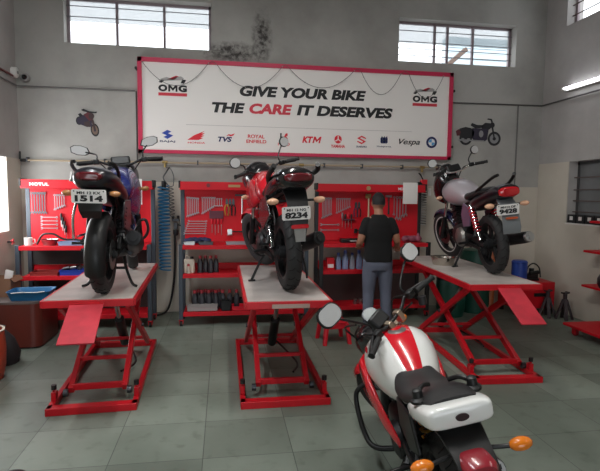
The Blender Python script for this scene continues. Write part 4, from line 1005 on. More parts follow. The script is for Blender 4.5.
def wheel(name, parent, c, R, w, rr, rim_m, spokes=5, line=None, M=None, disc=1, tread=True):
    c = Vector(c)
    def done(b): return b.xf(M) if M is not None else b
    r = B()
    r.lathe([(-w * .80, rr + .006), (-w * .80, rr - .016), (-w * .3, rr - .028), (w * .3, rr - .028), (w * .80, rr - .016), (w * .80, rr + .006)], c, 'x', 40, True)
    for k in range(spokes):
        a = 2 * PI * k / spokes + 0.3
        for da in (-0.12, 0.12):
            p0 = c + Vector((0, 0.035 * math.cos(a + da * 2), 0.035 * math.sin(a + da * 2)))
            p1 = c + Vector((0, (rr - .02) * math.cos(a + da), (rr - .02) * math.sin(a + da)))
            r.bar(p0, p1, 0.026, 0.022, (1, 0, 0))
    wo = done(r).obj(name, rim_m, parent)
    t = B()
    prof = [(-w * .82, rr), (-w * .98, rr + (R - rr) * .45), (-w * .90, R - (R - rr) * .30), (-w * .55, R - (R - rr) * .08), (-w * .2, R - .001), (w * .2, R - .001), (w * .55, R - (R - rr) * .08), (w * .90, R - (R - rr) * .30), (w * .98, rr + (R - rr) * .45), (w * .82, rr)]
    t.lathe(prof, c, 'x', 56, True)
    ty = done(t).obj('tyre', TYRE, wo, angle=60)
    if tread:
        g = B()
        for k in range(22):
            a = 2 * PI * k / 22
            for s in (-1, 1):
                pts = []
                for (u, da) in ((0.10, 0.0), (0.45, 0.07), (0.80, 0.10)):
                    rad = R - (R - rr) * (0.0 if u < .3 else .05 if u < .6 else .21) + 0.0012
                    aa = a + da + (0.07 if s > 0 else 0)
                    pts.append(c + Vector((s * w * u, rad * math.cos(aa), rad * math.sin(aa))))
                g.tube(pts, 0.0035, 4)
        o = done(g).obj('tread_groove', GROOVE, wo); o['kind'] = 'stuff'
    h = B().cyl(c + Vector((-w - .03, 0, 0)), c + Vector((w + .03, 0, 0)), 0.032, seg=18).cyl(c + Vector((-w - .01, 0, 0)), c + Vector((w + .01, 0, 0)), 0.055, seg=18)
    done(h).obj('hub', ALLOY, wo)
    if disc:
        d = B().lathe([(-.003, .115), (-.003, .06), (.003, .06), (.003, .115)], c + Vector((disc * (w + .012), 0, 0)), 'x', 32, True)
        done(d).obj('brake_disc', STEEL, wo)
    if line:
        l = B()
        for s in (-1, 1): l.lathe([(-.003, rr + .004), (-.003, rr - .006), (.003, rr - .006), (.003, rr + .004)], c + Vector((s * w * .86, 0, 0)), 'x', 40, True)
        done(l).obj('rim_line', line, wo)
    return wo

def fender(name, parent, m, c, R, w, a0, a1, M=None, drop=0.035, n=18, t=0.006, taper=None):
    """arched mudguard around a wheel; angles measured from forward (+Y) upward"""
    c = Vector(c); rings = []
    for k in range(n + 1):
        u = k / n; a = math.radians(a0 + (a1 - a0) * u)
        ww = w * (taper[0] + (1 - taper[0]) * min(1, u / .25) if taper and u < .25 else taper[1] + (1 - taper[1]) * min(1, (1 - u) / .25) if taper and u > .75 else 1)
        er = Vector((0, math.cos(a), math.sin(a)))
        out = []
        for j in range(9):
            q = -1 + j / 4; out.append(c + er * (R - drop * abs(q) ** 2.6) + Vector((ww * q, 0, 0)))
        inn = [p - er * t for p in reversed(out)]
        rings.append(out + inn)
    b = B().rings(rings)
    if M is not None: b.xf(M)
    return b.obj(name, m, parent, angle=50)

def strip(b, path, t=0.008):
    """bent sheet: path of (y, z, half_width)"""
    rings = []
    for i, (y, z, w) in enumerate(path):
        p = path[max(0, i - 1)]; q = path[min(len(path) - 1, i + 1)]
        d = Vector((0, q[0] - p[0], q[1] - p[1])).normalized(); nrm = Vector((0, -d.z, d.y)) * t / 2
        c = Vector((0, y, z))
        rings.append([c + Vector((-w, 0, 0)) + nrm, c + Vector((w, 0, 0)) + nrm, c + Vector((w, 0, 0)) - nrm, c + Vector((-w, 0, 0)) - nrm])
    return b.rings(rings)
def loft_arc(st, t0, t1, n=20, off=0.003):
    """a skin lying on part of a loft's surface, between two angles (degrees, 90 = top)"""
    b = B(); R_ = []
    for q in st:
        y, zl, zh, w = q[:4]; e = q[4] if len(q) > 4 else 2.2
        rows = []
        for o in (off, -0.004):
            row = []
            for k in range(n + 1):
                t = math.radians(t0 + (t1 - t0) * k / n); cs, sn = math.cos(t), math.sin(t)
                row.append(Vector(((w + o) * math.copysign(abs(cs) ** (2 / e), cs), y, (zl + zh) / 2 + ((zh - zl) / 2 + o) * math.copysign(abs(sn) ** (2 / e), sn))))
            rows.append(row)
        R_.append(rows[0] + rows[1][::-1])
    return b.rings(R_)
def dense(st, k=4):
    """smooth resample of loft stations"""
    pts = [tuple(q) + ((2.2,) if len(q) == 4 else ()) for q in st]
    out = []
    n = len(pts)
    for i in range(n - 1):
        p0 = pts[max(0, i - 1)]; p1 = pts[i]; p2 = pts[i + 1]; p3 = pts[min(n - 1, i + 2)]
        for j in range(k):
            t = j / k
            out.append(tuple(0.5 * (2 * b + (c - a) * t + (2 * a - 5 * b + 4 * c - d) * t * t + (3 * b - a - 3 * c + d) * t ** 3) for a, b, c, d in zip(p0, p1, p2, p3)))
    out.append(pts[-1])
    return [(q[0], q[1], q[2], max(q[3], .004), max(1.2, q[4])) for q in out]

def motorcycle(label, loc, heading, lean, S):
    root = thing('motorcycle', label, 'motorcycle', loc, (0, math.radians(lean), math.radians(heading)))
    wb = S['wb']; R = S.get('R', 0.30); rr = S.get('rr', 0.215); rw = S['rw']; fw = S['fw']
    # steering turns everything on the fork about its axis
    head = Vector((0, wb - 0.43, 0.92)); ax = (Vector((0, wb - 0.43, 0.92)) - Vector((0, wb - 0.02, R))).normalized()
    SM = Matrix.Translation(head) @ Matrix.Rotation(math.radians(S.get('steer', 0)), 4, ax) @ Matrix.Translation(-head)
    wheel('rear_wheel', root, (0, 0, R), R, rw, rr, S['rim'], S.get('spokes', 5), None, None, 1)
    wheel('front_wheel', root, (0, wb, R), R, fw, rr, S.get('front_rim', S['rim']), S.get('spokes', 5), S.get('rimline'), SM, -1, False)
    # chassis
    f = B()
    f.curve([(0, wb - .42, .88), (0, wb - .6, .80), (0, .55, .70), (0, .38, .58), (0, .36, .34)], 0.024, 8)
    f.curve([(0, wb - .40, .82), (0, wb - .42, .55), (0, .80, .26), (0, .55, .22)], 0.018, 8)
    for s in (-1, 1):
        f.curve([(s * .03, .55, .70), (s * .09, .3, .72), (s * .09, -.05, .76), (s * .07, -.3, .80)], 0.013, 8)
        f.curve([(s * .05, .38, .42), (s * .09, .2, .58), (s * .09, .0, .74)], 0.012, 8)
    f.obj('frame', S.get('frame', BLACK), root)
    sa = B()
    for s in (-1, 1): sa.bar((s * (rw + .035), .40, .36), (s * (rw + .045), -.05, R), 0.028, 0.042)
    sa.bar((-(rw + .05), .33, .35), (rw + .05, .33, .35), 0.05, 0.05)
    sa.obj('swingarm', S.get('swing', BLACK), root, 0.005)
    shm = S.get('spring', DSTEEL)
    for s in ((-1, 1) if not S.get('mono') else ()):
        p0 = Vector((s * (rw + .055), .02, R + .04)); p1 = Vector((s * .115, .20, .70))
        sh = B().cyl(p0, p0.lerp(p1, .35), 0.018, seg=10).cyl(p0.lerp(p1, .3), p1, 0.022, seg=10).obj('shock_absorber', S.get('shock_body', CHROME), root)
        d = p1 - p0; e1 = d.cross(Vector((1, 0, 0))).normalized(); e2 = d.cross(e1).normalized()
        pts = [p0.lerp(p1, .22 + .70 * k / 70) + 0.030 * (math.cos(k * .75) * e1 + math.sin(k * .75) * e2) for k in range(71)]
        B().tube(pts, 0.0065, 5).obj('spring', shm, sh)
    if S.get('mono'):
        p0 = Vector((0, .26, .40)); p1 = Vector((0, .36, .68))
        sh = B().cyl(p0, p1, 0.02, seg=10).obj('shock_absorber', DSTEEL, root)
        pts = [p0.lerp(p1, .1 + .8 * k / 60) + Vector((0.04 * math.cos(k * .7), 0.04 * math.sin(k * .7), 0)) for k in range(61)]
        B().tube(pts, 0.008, 5).obj('spring', S['mono'], sh)
    # engine
    en = S.get('engine', ENGINE)
    eg = B().loft(dense([(.40, .26, .46, .10, 4), (.50, .22, .50, .13, 3.5), (.72, .22, .46, .13, 3.5), (.86, .26, .40, .09, 3)], 3), 24).obj('engine', en, root)
    for s in (-1, 1):
        B().lathe([(s * .12, .11), (s * .15, .10), (s * .165, .07), (s * .17, 0)], (0, .58 + .08 * s, .34), 'x', 24).obj('crankcase_cover', S.get('cover', en), eg)
    cb = B()
    for k in range(9):
        u = k / 8; cb.box((0, .76 + .07 * u, .45 + .22 * u), (.16 - .02 * (k % 2), .15 - .02 * (k % 2), .016), (-.3, 0, 0))
    cb.obj('cylinder_fins', S.get('fin', en), eg)
    B().box((0, .85, .69), (.15, .14, .05), (-.3, 0, 0)).obj('cylinder_head', en, eg, 0.008)
    # exhaust on the right-hand side
    ex = B().curve([(0.03, .90, .60), (0.06, 1.0, .50), (0.09, .98, .30), (.12, .75, .22), (.14, .45, .24), (.15, .28, .28)], 0.019, 10).obj('exhaust', S.get('pipe', DSTEEL), root)
    sil = S.get('silencer', ((.15, .30, .28), (.18, .10, .33), (.20, -.30, .40), 0.05))
    B().tube(spline([sil[0], sil[1], sil[2]], 4), [sil[3] * .55, sil[3] * .8, sil[3] * .95, sil[3], sil[3], sil[3], sil[3], sil[3], sil[3] * .9], 18).obj('silencer', S.get('sil_m', ENGINE), ex)
    d = (Vector(sil[2]) - Vector(sil[1])).normalized(); e = Vector(sil[2])
    B().tube([e - d * .01, e + d * .012], [sil[3] * .93, sil[3] * .8], 18).tube([e + d * .01, e + d * .03], [sil[3] * .42, sil[3] * .42], 14).obj('silencer_tip', S.get('tip_m', STEEL), ex)
    # bodywork
    tank = dense(S['tank'])
    B().loft(tank, 40).obj('fuel_tank', S['tank_m'], root, angle=60)
    ti = S['cap']
    capo = B().lathe([(-.02, .058), (.004, .056), (.010, .045), (.010, 0)], ti, 'z', 24).obj('filler_cap', S.get('cap_m', STEEL), root)
    if 'stripe' in S: loft_arc(tank, 90 - S['stripe'][1], 90 + S['stripe'][1]).obj('tank_stripe', S['stripe'][0], root, angle=60, label=S['stripe'][2])
    B().loft(dense(S['seat']), 32).obj('seat', SEATB, root, angle=60)
    B().loft(dense(S['tail']), 32).obj('tail_cowl', S['tail_m'], root, angle=60)
    for s in (-1, 1):
        if 'side' in S:
            B().prism([(y, z) for y, z in S['side'][1]], s * S['side'][2], s * (S['side'][2] + .02), 'yz').obj('side_panel', S['side'][0], root, 0.008)
        if 'shroud' in S:
            m, st = S['shroud']
            B().loft([(q[0], q[1], q[2], q[3], 2.4, s * q[4]) for q in st], 20).obj('tank_shroud', m, root, angle=60)
        if 'highlight' in S and s < 0:
            m, poly, x = S['highlight']
            B().prism(poly, s * x, s * (x + .012), 'yz').obj('tail_highlight', m, root, 0.004)  # white strip on the left side only: a highlight put into the colour
        # footpeg and its bracket
        B().bar((s * .10, .36, .34), (s * .14, .30, .30), .02, .05).cyl((s * .12, .30, .30), (s * .235, .28, .30), .014, seg=10).obj('footpeg', BLACK, root)
        B().bar((s * .10, .12, .50), (s * .16, .02, .38), .02, .035).cyl((s * .15, .02, .385), (s * .23, .0, .385), .012, seg=10).obj('passenger_footpeg', BLACK, root)
    # rear end
    tl = S['light']; B().loft([(tl['y'] - tl.get('d', .03), tl['z'] - tl['h'] * .7, tl['z'] + tl['h'] * .7, tl['w'] * .75, 2.8), (tl['y'] - tl.get('d', .03) * .6, tl['z'] - tl['h'], tl['z'] + tl['h'], tl['w'] * .97, 2.8), (tl['y'] + .05, tl['z'] - tl['h'], tl['z'] + tl['h'], tl['w'], 2.8)], 24).obj('tail_light', tl['m'], root)
    strip(B(), S['guard'], .010).obj('rear_mudguard', S.get('guard_m', BLACK), root, 0.003)
    px, py, pz, pw, ph = S['plate']; tilt = S.get('plate_tilt', 0.12)
    po = B().prism(rrect(0, 0, pw, ph, .012), -.003, .003).obj('number_plate', PLATE, root)
    po.location = (px, py, pz); po.rotation_euler = (tilt, 0, 0)
    if S['reg']: text_fit('plate_letters', S['reg'][0], -pw * .34, pw * .34, ph * .16, ph * .36, -.0035, INK, po, 0.03)
    if S['reg']: text_fit('plate_digits', S['reg'][1], -pw * .40, pw * .40, -ph * .38, ph * .08, -.0035, INK, po, 0.05)
    for s in (-1, 1): B().cyl((s * pw * .42, -.005, ph * .38), (s * pw * .42, -.003, ph * .38), .005, seg=8).obj('plate_bolt', DSTEEL, po)
    for s in (-1, 1):
        ix, iy, iz = S['ind']
        st = B().cyl((s * .05, iy + .03, iz), (s * (ix - .03), iy, iz), .009, seg=8).obj('indicator_stalk', BLACK, root)
        B().ball((s * ix, iy, iz), S.get('ind_r', .040), 14, (1.15, .75, .62)).obj('indicator_lens', S.get('ind_m', AMBER), st)
        st = B().cyl((s * .08, wb - .30, .80), (s * .17, wb - .30, .80), .008, seg=8).xf(SM).obj('indicator_stalk', BLACK, root)
        B().ball((s * .19, wb - .30, .80), .036, 12, (1.1, .8, .65)).xf(SM).obj('indicator_lens', S.get('ind_m', AMBER), st)
    for g in S.get('grab', []):
        for s in (-1, 1):
            B().curve([(s * x, y, z) for x, y, z in g], S.get('grab_r', .013), 8).obj('grab_rail', S.get('grab_m', BLACK), root)
    if 'hugger' in S:
        fender('rear_hugger', root, BLACK, (0, 0, R), R + .035, S['hugger'][0], S['hugger'][1], S['hugger'][2], drop=.045)
    # front end on the steering
    fa = Vector((0, wb, R)); d = ax
    for s in (-1, 1):
        x = Vector((s * (fw + .045), 0, 0))
        fk = B().tube([fa + x - d * .03, fa + x + d * .30], [.028, .027], 14).xf(SM).obj('fork_leg', S.get('fork', ENGINE), root)
        B().cyl(fa + x + d * .28, fa + x + d * .70, .018, seg=12).xf(SM).obj('fork_tube', CHROME, fk)
    tc_ = fa + d * .69
    B().box(tc_, (2 * (fw + .045) + .07, .07, .03), (-.5, 0, 0)).box(fa + d * .52, (2 * (fw + .045) + .06, .06, .03), (-.5, 0, 0)).xf(SM).obj('triple_clamp', S.get('clamp', ENGINE), root, 0.006)
    fender('front_mudguard', root, S['fender_m'], (0, wb, R), R + .030, S.get('fender_w', fw + .022), S.get('fa0', 40), S.get('fa1', 165), SM, taper=(.55, .75))
    hz = S.get('bar_z', 1.04); hy = S.get('bar_y', wb - .47); hw = S.get('bar_w', .36); sweep = S.get('sweep', .10)
    hb = B().curve([(-hw, hy - sweep, hz), (-hw * .55, hy - .01, hz + .01), (-.08, hy, hz - .03), (.08, hy, hz - .03), (hw * .55, hy - .01, hz + .01), (hw, hy - sweep, hz)], .011, 10).xf(SM).obj('handlebar', S.get('bar_m', BLACK), root)
    if S.get('riser'):
        for s in (-1, 1): B().box((s * .05, hy + .005, hz - .05), (.035, .05, .07)).xf(SM).obj('bar_riser', S['riser'], root, 0.006)
    for s in (-1, 1):
        g0 = Vector((s * (hw - .125), hy - sweep * .62, hz + .003)); g1 = Vector((s * (hw + .005), hy - sweep * 1.03, hz - .001))
        B().tube([g0, g0.lerp(g1, .1), g0.lerp(g1, .9), g1], [.018, .0165, .0165, .020], 12).xf(SM).obj('grip', RUBBER, hb)
        B().curve([g0 + Vector((-s * .02, .02, -.01)), g0 + Vector((s * .03, .055, -.012)), g1 + Vector((-s * .01, .045, -.015))], .007, 8).xf(SM).obj('lever', S.get('lever', BLACK), hb)
        B().box((s * (hw - .155), hy - .03, hz + .005), (.05, .045, .045)).xf(SM).obj('switch_block', BLACK, hb, 0.008)
        mx, my, mz = S['mirror'][0 if s < 0 else 1] if isinstance(S['mirror'], list) else S['mirror']
        base = Vector((s * (hw - .16), hy - .01, hz + .02))
        top = Vector((s * mx, my, mz))
        mo = B().curve([base, base + Vector((0, .01, .05)), base.lerp(top, .6) + Vector((0, .02, .02)), top + Vector((0, .012, -.01))], .007, 8).xf(SM).obj('mirror', BLACK, root)
        shp = S.get('mirror_shape', 'round')
        if shp == 'round': poly = ellipse(0, 0, .055, .050, 24)
        elif shp == 'angular': poly = [(-.085 * s, -.010), (-.055 * s, .034), (.0, .044), (.060 * s, .036), (.088 * s, .014), (.075 * s, -.030), (.02 * s, -.044), (-.05 * s, -.036)]
        else: poly = rrect(0, 0, .145, .105, .048, 5)
        yaw = S.get('mirror_yaw', 0.0)
        MM = Matrix.Translation(top) @ Matrix.Rotation(s * S.get('mirror_toe', .10), 4, 'Z') @ Matrix.Rotation(S.get('mirror_tilt', 0.0), 4, 'X') @ Matrix.Rotation(s * S.get('mirror_roll', 0.0), 4, 'Y')
        def sc(k): return [(u * k, v * k) for u, v in poly]
        B().rings([[(u, y, v) for u, v in sc(k)] for (y, k) in ((-.012, .98), (-.004, 1.04), (.012, .92), (.024, .5))]).xf(MM).xf(SM).obj('mirror_shell', S.get('mirror_m', BLACK), mo)
        B().prism(sc(.90), -.0145, -.0115).xf(MM).xf(SM).obj('mirror_glass', MIRROR, mo)
    B().box((S.get('pod_x', 0), hy + .07, hz - .0), (S.get('pod_w', .17), .07, .09), (-.5, 0, 0)).xf(SM).obj('instrument_pod', BLACK, root, 0.015)
    cw = S['cowl']; B().loft(dense(cw[1]), 28).xf(SM).obj('headlamp_cowl', cw[0], root, angle=60)
    y9 = cw[1][-1]
    B().ball((0, y9[0] - .005, (y9[1] + y9[2]) / 2), .06, 16, (1.2, .35, .9)).xf(SM).obj('headlamp', mat('headlamp_glass', '#c8ccd0', 0.1, coat=.5), root)
    # cables
    for s in (-1, 1):
        B().curve([(s * (hw - .16), hy + .02, hz), (s * .16, hy + .12, hz - .02), (s * .07, hy + .12, hz - .16), (s * .04, hy, .75)], .006, 6).xf(SM).obj('control_cable', BLACK, root)
    # stand
    if S.get('stand') == 'centre':
        b = B()
        for s in (-1, 1): b.curve([(s * .09, .34, .24), (s * .12, .30, .14), (s * .17, .26, .03), (s * .21, .22, .012)], .012, 8)
        b.bar((-.11, .31, .15), (.11, .31, .15), .02, .02); b.obj('centre_stand', BLACK, root)
    ca = math.tan(math.radians(-lean)) if lean else 0
    if S.get('stand') in ('side', 'both'):
        xf_ = -.24; b = B()
        b.curve([(-.11, .48, .24), (-.17, .46, .14), (xf_, .44, .012 + max(0, xf_ * math.tan(math.radians(lean))) * -0)], .012, 8)
        zf = -abs(xf_) * math.tan(math.radians(-lean)) if lean < 0 else 0
        zf = abs(xf_) * math.tan(math.radians(-lean))
        b = B().curve([(-.11, .48, .24), (-.17, .46, .14 + zf * .5), (xf_, .44, zf + .010)], .012, 8)
        b.box((xf_, .44, zf + .006), (.06, .04, .010)); b.obj('side_stand', BLACK, root)
    # chain case on the left
    B().bar((-(rw + .055), .50, .38), (-(rw + .055), .02, R + .045), .018, .05).bar((-(rw + .055), .50, .30), (-(rw + .055), .02, R - .05), .018, .03).obj('chain_cover', BLACK, root, 0.006)
    return root

LIFTZ = 0.868
# --- blue-black machine on the left lift
NAVYP = mat('navy_paint', '#1d2560', 0.25, coat=0.6)
DKP = mat('dark_purple_paint', '#121119', 0.3, coat=0.25)
m1 = motorcycle('blue-black motorcycle with plate 1514 on the left lift', (-0.925, 3.92, LIFTZ), 1.2, 1.0, dict(
    wb=1.24, R=.30, rr=.215, rw=.056, fw=.055, ind_r=.034, rim=ALLOY, front_rim=WALLOY, rimline=RIMLINE, tank_m=NAVYP, tail_m=DKP, fender_m=NAVYP, spokes=5, steer=12,
    tank=[(.36, .72, .84, .08), (.46, .68, .93, .14), (.66, .67, 1.00, .135), (.82, .68, 1.01, .14), (.95, .74, .96, .115), (1.01, .80, .90, .07)],
    cap=(0, .78, 1.005),
    seat=[(-.20, .84, .93, .10), (-.08, .82, .92, .13), (.10, .78, .88, .13), (.28, .74, .83, .13), (.42, .72, .83, .09)],
    tail=[(-.42, .84, .90, .045), (-.38, .80, .945, .11), (-.25, .78, .955, .15), (-.05, .74, .90, .16), (.20, .68, .82, .15), (.34, .66, .76, .10)],
    side=(DKP, [(.05, .50), (.12, .72), (.40, .72), (.42, .52), (.30, .46)], .12),
    shroud=(NAVYP, [(.52, .62, .80, .02, .105), (.66, .58, .90, .035, .115), (.84, .56, .92, .04, .12), (.98, .62, .88, .03, .115), (1.05, .70, .80, .012, .10)]),
    highlight=(WHITE, [(-.32, .85), (-.28, .92), (-.18, .885), (-.10, .84), (-.22, .85)], .146),
    light=dict(y=-.43, z=.885, w=.085, h=.030, m=TAILDARK), guard=[(-.20, .80, .11), (-.34, .77, .10), (-.40, .72, .085), (-.40, .65, .075), (-.36, .60, .06)],
    plate=(0, -.435, .750, .225, .092), reg=('MH 12 KX', '1514'), ind=(.155, -.36, .77), ind_m=mat('brown_amber_lens', '#b07848', 0.2, coat=0.4),
    grab=[[(.12, -.02, .88), (.145, -.20, .93), (.14, -.32, .975), (.11, -.36, .985)]],
    hugger=(.074, 95, 204), fork=ENGINE, mirror=[(.33, .86, 1.185), (.27, .86, 1.235)], mirror_shape='angular', mirror_roll=-.25,
    bar_z=1.06, cowl=(DKP, [(.86, .82, 1.02, .12), (.96, .78, 1.08, .15), (1.08, .80, 1.04, .13), (1.18, .84, .98, .08)]),
    silencer=((.16, .42, .30), (.20, .25, .36), (.225, -.02, .43), 0.068), stand='centre', spring=DSTEEL, shock_body=BLACK, tip_m=ENGINE))
B().curve([(.13, .36, .36), (.19, .36, .48), (.22, .36, .545), (.265, .36, .55), (.285, .36, .47), (.25, .36, .40), (.16, .36, .37)], .012, 8).obj('leg_guard', BLACK, m1)
B().curve([(-.15, -.10, .76), (-.19, -.10, .60), (-.20, -.06, .46), (-.22, .02, .42), (-.24, .25, .42), (-.17, .36, .44)], .010, 8).obj('saree_guard', CHROME, m1, label='chrome guard loop')
# --- red machine on the middle lift
REDG = mat('red_gloss', '#c41424', 0.22, coat=0.6)
m2 = motorcycle('red and black motorcycle with plate 8234 on the middle lift', (0.525, 3.92, LIFTZ), 5.3, -3.2, dict(
    wb=1.33, R=.31, rr=.215, rw=.062, fw=.055, rim=ALLOY, tank_m=REDG, tail_m=GLOSSBLK, fender_m=REDG, spokes=5, steer=24,
    tank=[(.38, .72, .84, .08), (.48, .68, .93, .14), (.68, .67, .99, .145), (.88, .69, 1.0, .15), (1.0, .75, .95, .12), (1.06, .80, .90, .08)],
    cap=(0, .80, .992),
    seat=[(-.22, .86, .945, .10), (-.08, .84, .945, .135), (.12, .78, .88, .135), (.30, .75, .83, .13), (.44, .73, .83, .09)],
    tail=[(-.47, .86, .92, .07), (-.44, .82, .97, .13), (-.30, .79, .985, .155), (-.08, .75, .93, .155), (.16, .70, .84, .14), (.30, .68, .78, .10)],
    side=(GLOSSBLK, [(-.10, .62), (.05, .78), (.36, .72), (.42, .56), (.26, .48)], .13),
    shroud=(REDG, [(.55, .70, .84, .02, .12), (.68, .66, .92, .035, .135), (.86, .64, .93, .04, .145), (1.02, .66, .88, .03, .14), (1.12, .72, .80, .012, .12)]),
    light=dict(y=-.475, z=.90, w=.105, h=.032, m=TAILDARK), guard=[(-.34, .82, .09), (-.42, .74, .08), (-.46, .64, .075), (-.47, .56, .06), (-.46, .46, .04)],
    plate=(-.025, -.485, .647, .208, .095), reg=('MH 12 NG', '8234'), ind=(.175, -.40, .735), ind_m=PALE_AMBER,
    grab=[[(.13, -.05, .87), (.165, -.22, .92), (.175, -.38, .955), (.16, -.44, .99)]], grab_r=.020,
    fork=ENGINE, mirror=[(.27, .88, 1.15), (.33, .90, 1.225)], mirror_shape='round',
    bar_z=1.03, cowl=(GLOSSBLK, [(.86, .84, 1.03, .12), (.98, .80, 1.11, .15), (1.10, .82, 1.06, .13), (1.20, .86, .98, .08)]),
    silencer=((.16, .40, .30), (.20, .20, .34), (.24, -.12, .42), 0.062), stand='side', tip_m=BLACK))
B().loft([(-.482, .535, .565, .065, 5), (-.470, .535, .565, .065, 5)], 16).obj('reflector', TAILRED, m2)
B().prism([(-.045, .535), (.045, .535), (.035, .44), (-.035, .44)], -.478, -.468).obj('mudflap', mat('grey_mudflap', '#7d7b78', 0.5), m2)
B().curve([(.13, .06, .30), (.16, .05, .18), (.17, .04, .07)], .009, 8).obj('lowered_stand_foot', BLACK, m2)
# --- silver and blue machine on the right lift
SILV = mat('silver_paint', '#b9b2b8', 0.3, 0.35, coat=0.4)
DBLUE = mat('deep_blue_paint', '#151a44', 0.22, coat=0.6)
m3 = motorcycle('silver-tanked dark blue motorcycle with plate 9428 on the right lift', (2.70, 4.52, LIFTZ + .004), -6.3, -6.5, dict(
    wb=1.26, R=.30, rr=.225, rw=.052, fw=.042, rim=ALLOY, rimline=RIMLINE, tank_m=SILV, tail_m=DKP, fender_m=DBLUE, spokes=5, steer=14,
    tank=[(.36, .72, .83, .07), (.46, .68, .90, .12), (.66, .67, .97, .155), (.86, .68, .98, .16), (1.0, .74, .93, .13), (1.06, .78, .88, .07)],
    cap=(0, .80, .972), cap_m=REDP,
    seat=[(-.24, .80, .87, .09), (-.10, .79, .88, .125), (.12, .76, .86, .13), (.30, .74, .83, .125), (.42, .73, .83, .09)],
    tail=[(-.43, .78, .89, .10), (-.34, .75, .895, .13), (-.12, .70, .85, .14), (.12, .64, .80, .135), (.28, .62, .76, .10)],
    side=(mat('purple_panel', '#6b5a72', 0.35, coat=.3), [(.20, .48), (.14, .66), (.34, .72), (.42, .60), (.38, .46)], .12),
    light=dict(y=-.42, z=.825, w=.10, h=.045, m=TAILRED), guard=[(-.30, .78, .08), (-.38, .72, .08), (-.43, .62, .08), (-.45, .50, .085), (-.44, .44, .08)], guard_m=mat('grey_mudguard', '#75797c', 0.35, 0.3),
    plate=(-.03, -.455, .665, .205, .095), plate_tilt=.10, reg=('MH12 DF', '9428'), ind=(.165, -.38, .705), ind_m=PALE_AMBER,
    grab=[[(.12, .02, .84), (.125, -.18, .90), (.10, -.34, .965), (.075, -.40, .985)]], grab_r=.015,
    fork=ENGINE, mirror=[(.26, .84, 1.22), (.31, .84, 1.26)], mirror_shape='round', bar_m=CHROME,
    bar_z=1.10, bar_w=.34, cowl=(GLOSSBLK, [(.90, .84, 1.04, .09), (.97, .76, 1.17, .12), (1.06, .70, 1.15, .14), (1.16, .70, 1.05, .13), (1.24, .76, .96, .09)]),
    silencer=((.15, .30, .27), (.17, .05, .31), (.20, -.36, .385), 0.056), spring=REDP, shock_body=CHROME, stand='side', tip_m=STEEL, cover=ENGINE_S))
B().loft([(-.462, .575, .595, .055, 5), (-.450, .575, .595, .055, 5)], 16).obj('reflector', mat('orange_reflector', '#b5502a', 0.3), m3)
# --- white machine in front
PEARL = mat('pearl_white', '#e6e7e4', 0.22, coat=0.6)
REDT = mat('red_tank_paint', '#cf1626', 0.18, coat=0.7)
GREYC = mat('cap_grey', '#7f7a78', 0.35, 0.6)
m4 = motorcycle('white motorcycle with red tank stripe parked on the floor in front', (1.105, 1.96, 0), -6.0, -13.0, dict(
    wb=1.15, R=.29, rr=.215, rw=.07, fw=.058, rim=ALLOY, rimline=mat('red_rim_line', '#8a2a30', 0.4), tank_m=PEARL, tail_m=PEARL, fender_m=REDT, spokes=5, steer=42,
    tank=[(.29, .66, .745, .05), (.34, .60, .785, .11), (.44, .55, .855, .155), (.57, .53, .905, .190), (.70, .54, .905, .205), (.81, .61, .845, .165), (.86, .69, .78, .09)],
    stripe=(REDT, 20, 'broad red stripe'), cap=(0, .615, .903), cap_m=GREYC,
    seat=[(-.26, .85, .893, .095), (-.15, .81, .886, .122), (.0, .75, .840, .132), (.16, .69, .785, .135), (.31, .66, .775, .125), (.40, .68, .815, .09)],
    tail=[(-.335, .818, .876, .110, 4.5), (-.318, .800, .890, .128, 4.5), (-.24, .780, .875, .142, 4.2), (-.08, .738, .825, .145, 4), (.06, .70, .77, .12, 2.8), (.14, .67, .72, .07, 2.4)],
    side=(BLACK, [(.0, .52), (.05, .70), (.30, .68), (.36, .50), (.20, .44)], .11),
    shroud=(REDT, [(.38, .36, .42, .008, .15), (.50, .40, .53, .015, .185), (.64, .50, .65, .022, .21), (.78, .59, .73, .028, .21), (.90, .64, .72, .012, .17)]),
    light=dict(y=-.42, z=.69, w=.064, h=.045, m=TAILWINE, d=.05), guard=[(-.18, .78, .10), (-.30, .755, .085), (-.40, .71, .075), (-.50, .61, .07), (-.54, .53, .07)],
    plate=(0.02, -.54, .605, .20, .10), plate_tilt=-.35, reg=None, ind=(.19, -.36, .705), ind_m=AMBER,
    grab=[], fork=ENGINE, mirror=[(.385, .62, 1.30), (.42, .72, 1.135)], mirror_shape='rounded', mirror_m=BLACK, mirror_tilt=-.35,
    bar_z=.985, bar_w=.335, pod_x=-.05, pod_w=.12, riser=mat('bronze_clamp', '#b3a290', 0.3, 0.9), clamp=MATS['bronze_clamp'], lever=STEEL,
    cowl=(GLOSSBLK, [(.82, .72, .88, .08), (.90, .68, .92, .11), (1.0, .68, .90, .11), (1.08, .72, .84, .07)]),
    silencer=((.15, .36, .26), (.18, .22, .30), (.20, .02, .36), 0.065), mono=mat('yellow_spring', '#c98a1c', 0.4), stand='side'))
B().prism(ellipse(0, .846, .026, .014, 20), -.342, -.330).obj('tail_emblem', mat('emblem_dark', '#2a1216', 0.3), m4)
for s in (-1, 1):
    b = B().lathe([(0, .034), (.012, .034), (.02, .022), (.05, .020), (.055, .012), (.055, 0)], (s * .115, -.17, .86), 'z', 16)
    b.curve([(s * .115, -.17, .895), (s * .08, -.13, .905), (s * .045, -.09, .885)], .010, 8)
    b.obj('grab_mount', BLACK, m4)
    B().curve([(s * .12, .80, .58), (s * .25, .84, .53), (s * .29, .85, .45), (s * .29, .76, .29), (s * .25, .68, .22), (s * .10, .64, .20)], .016, 10).obj('crash_guard', BLACK, m4)
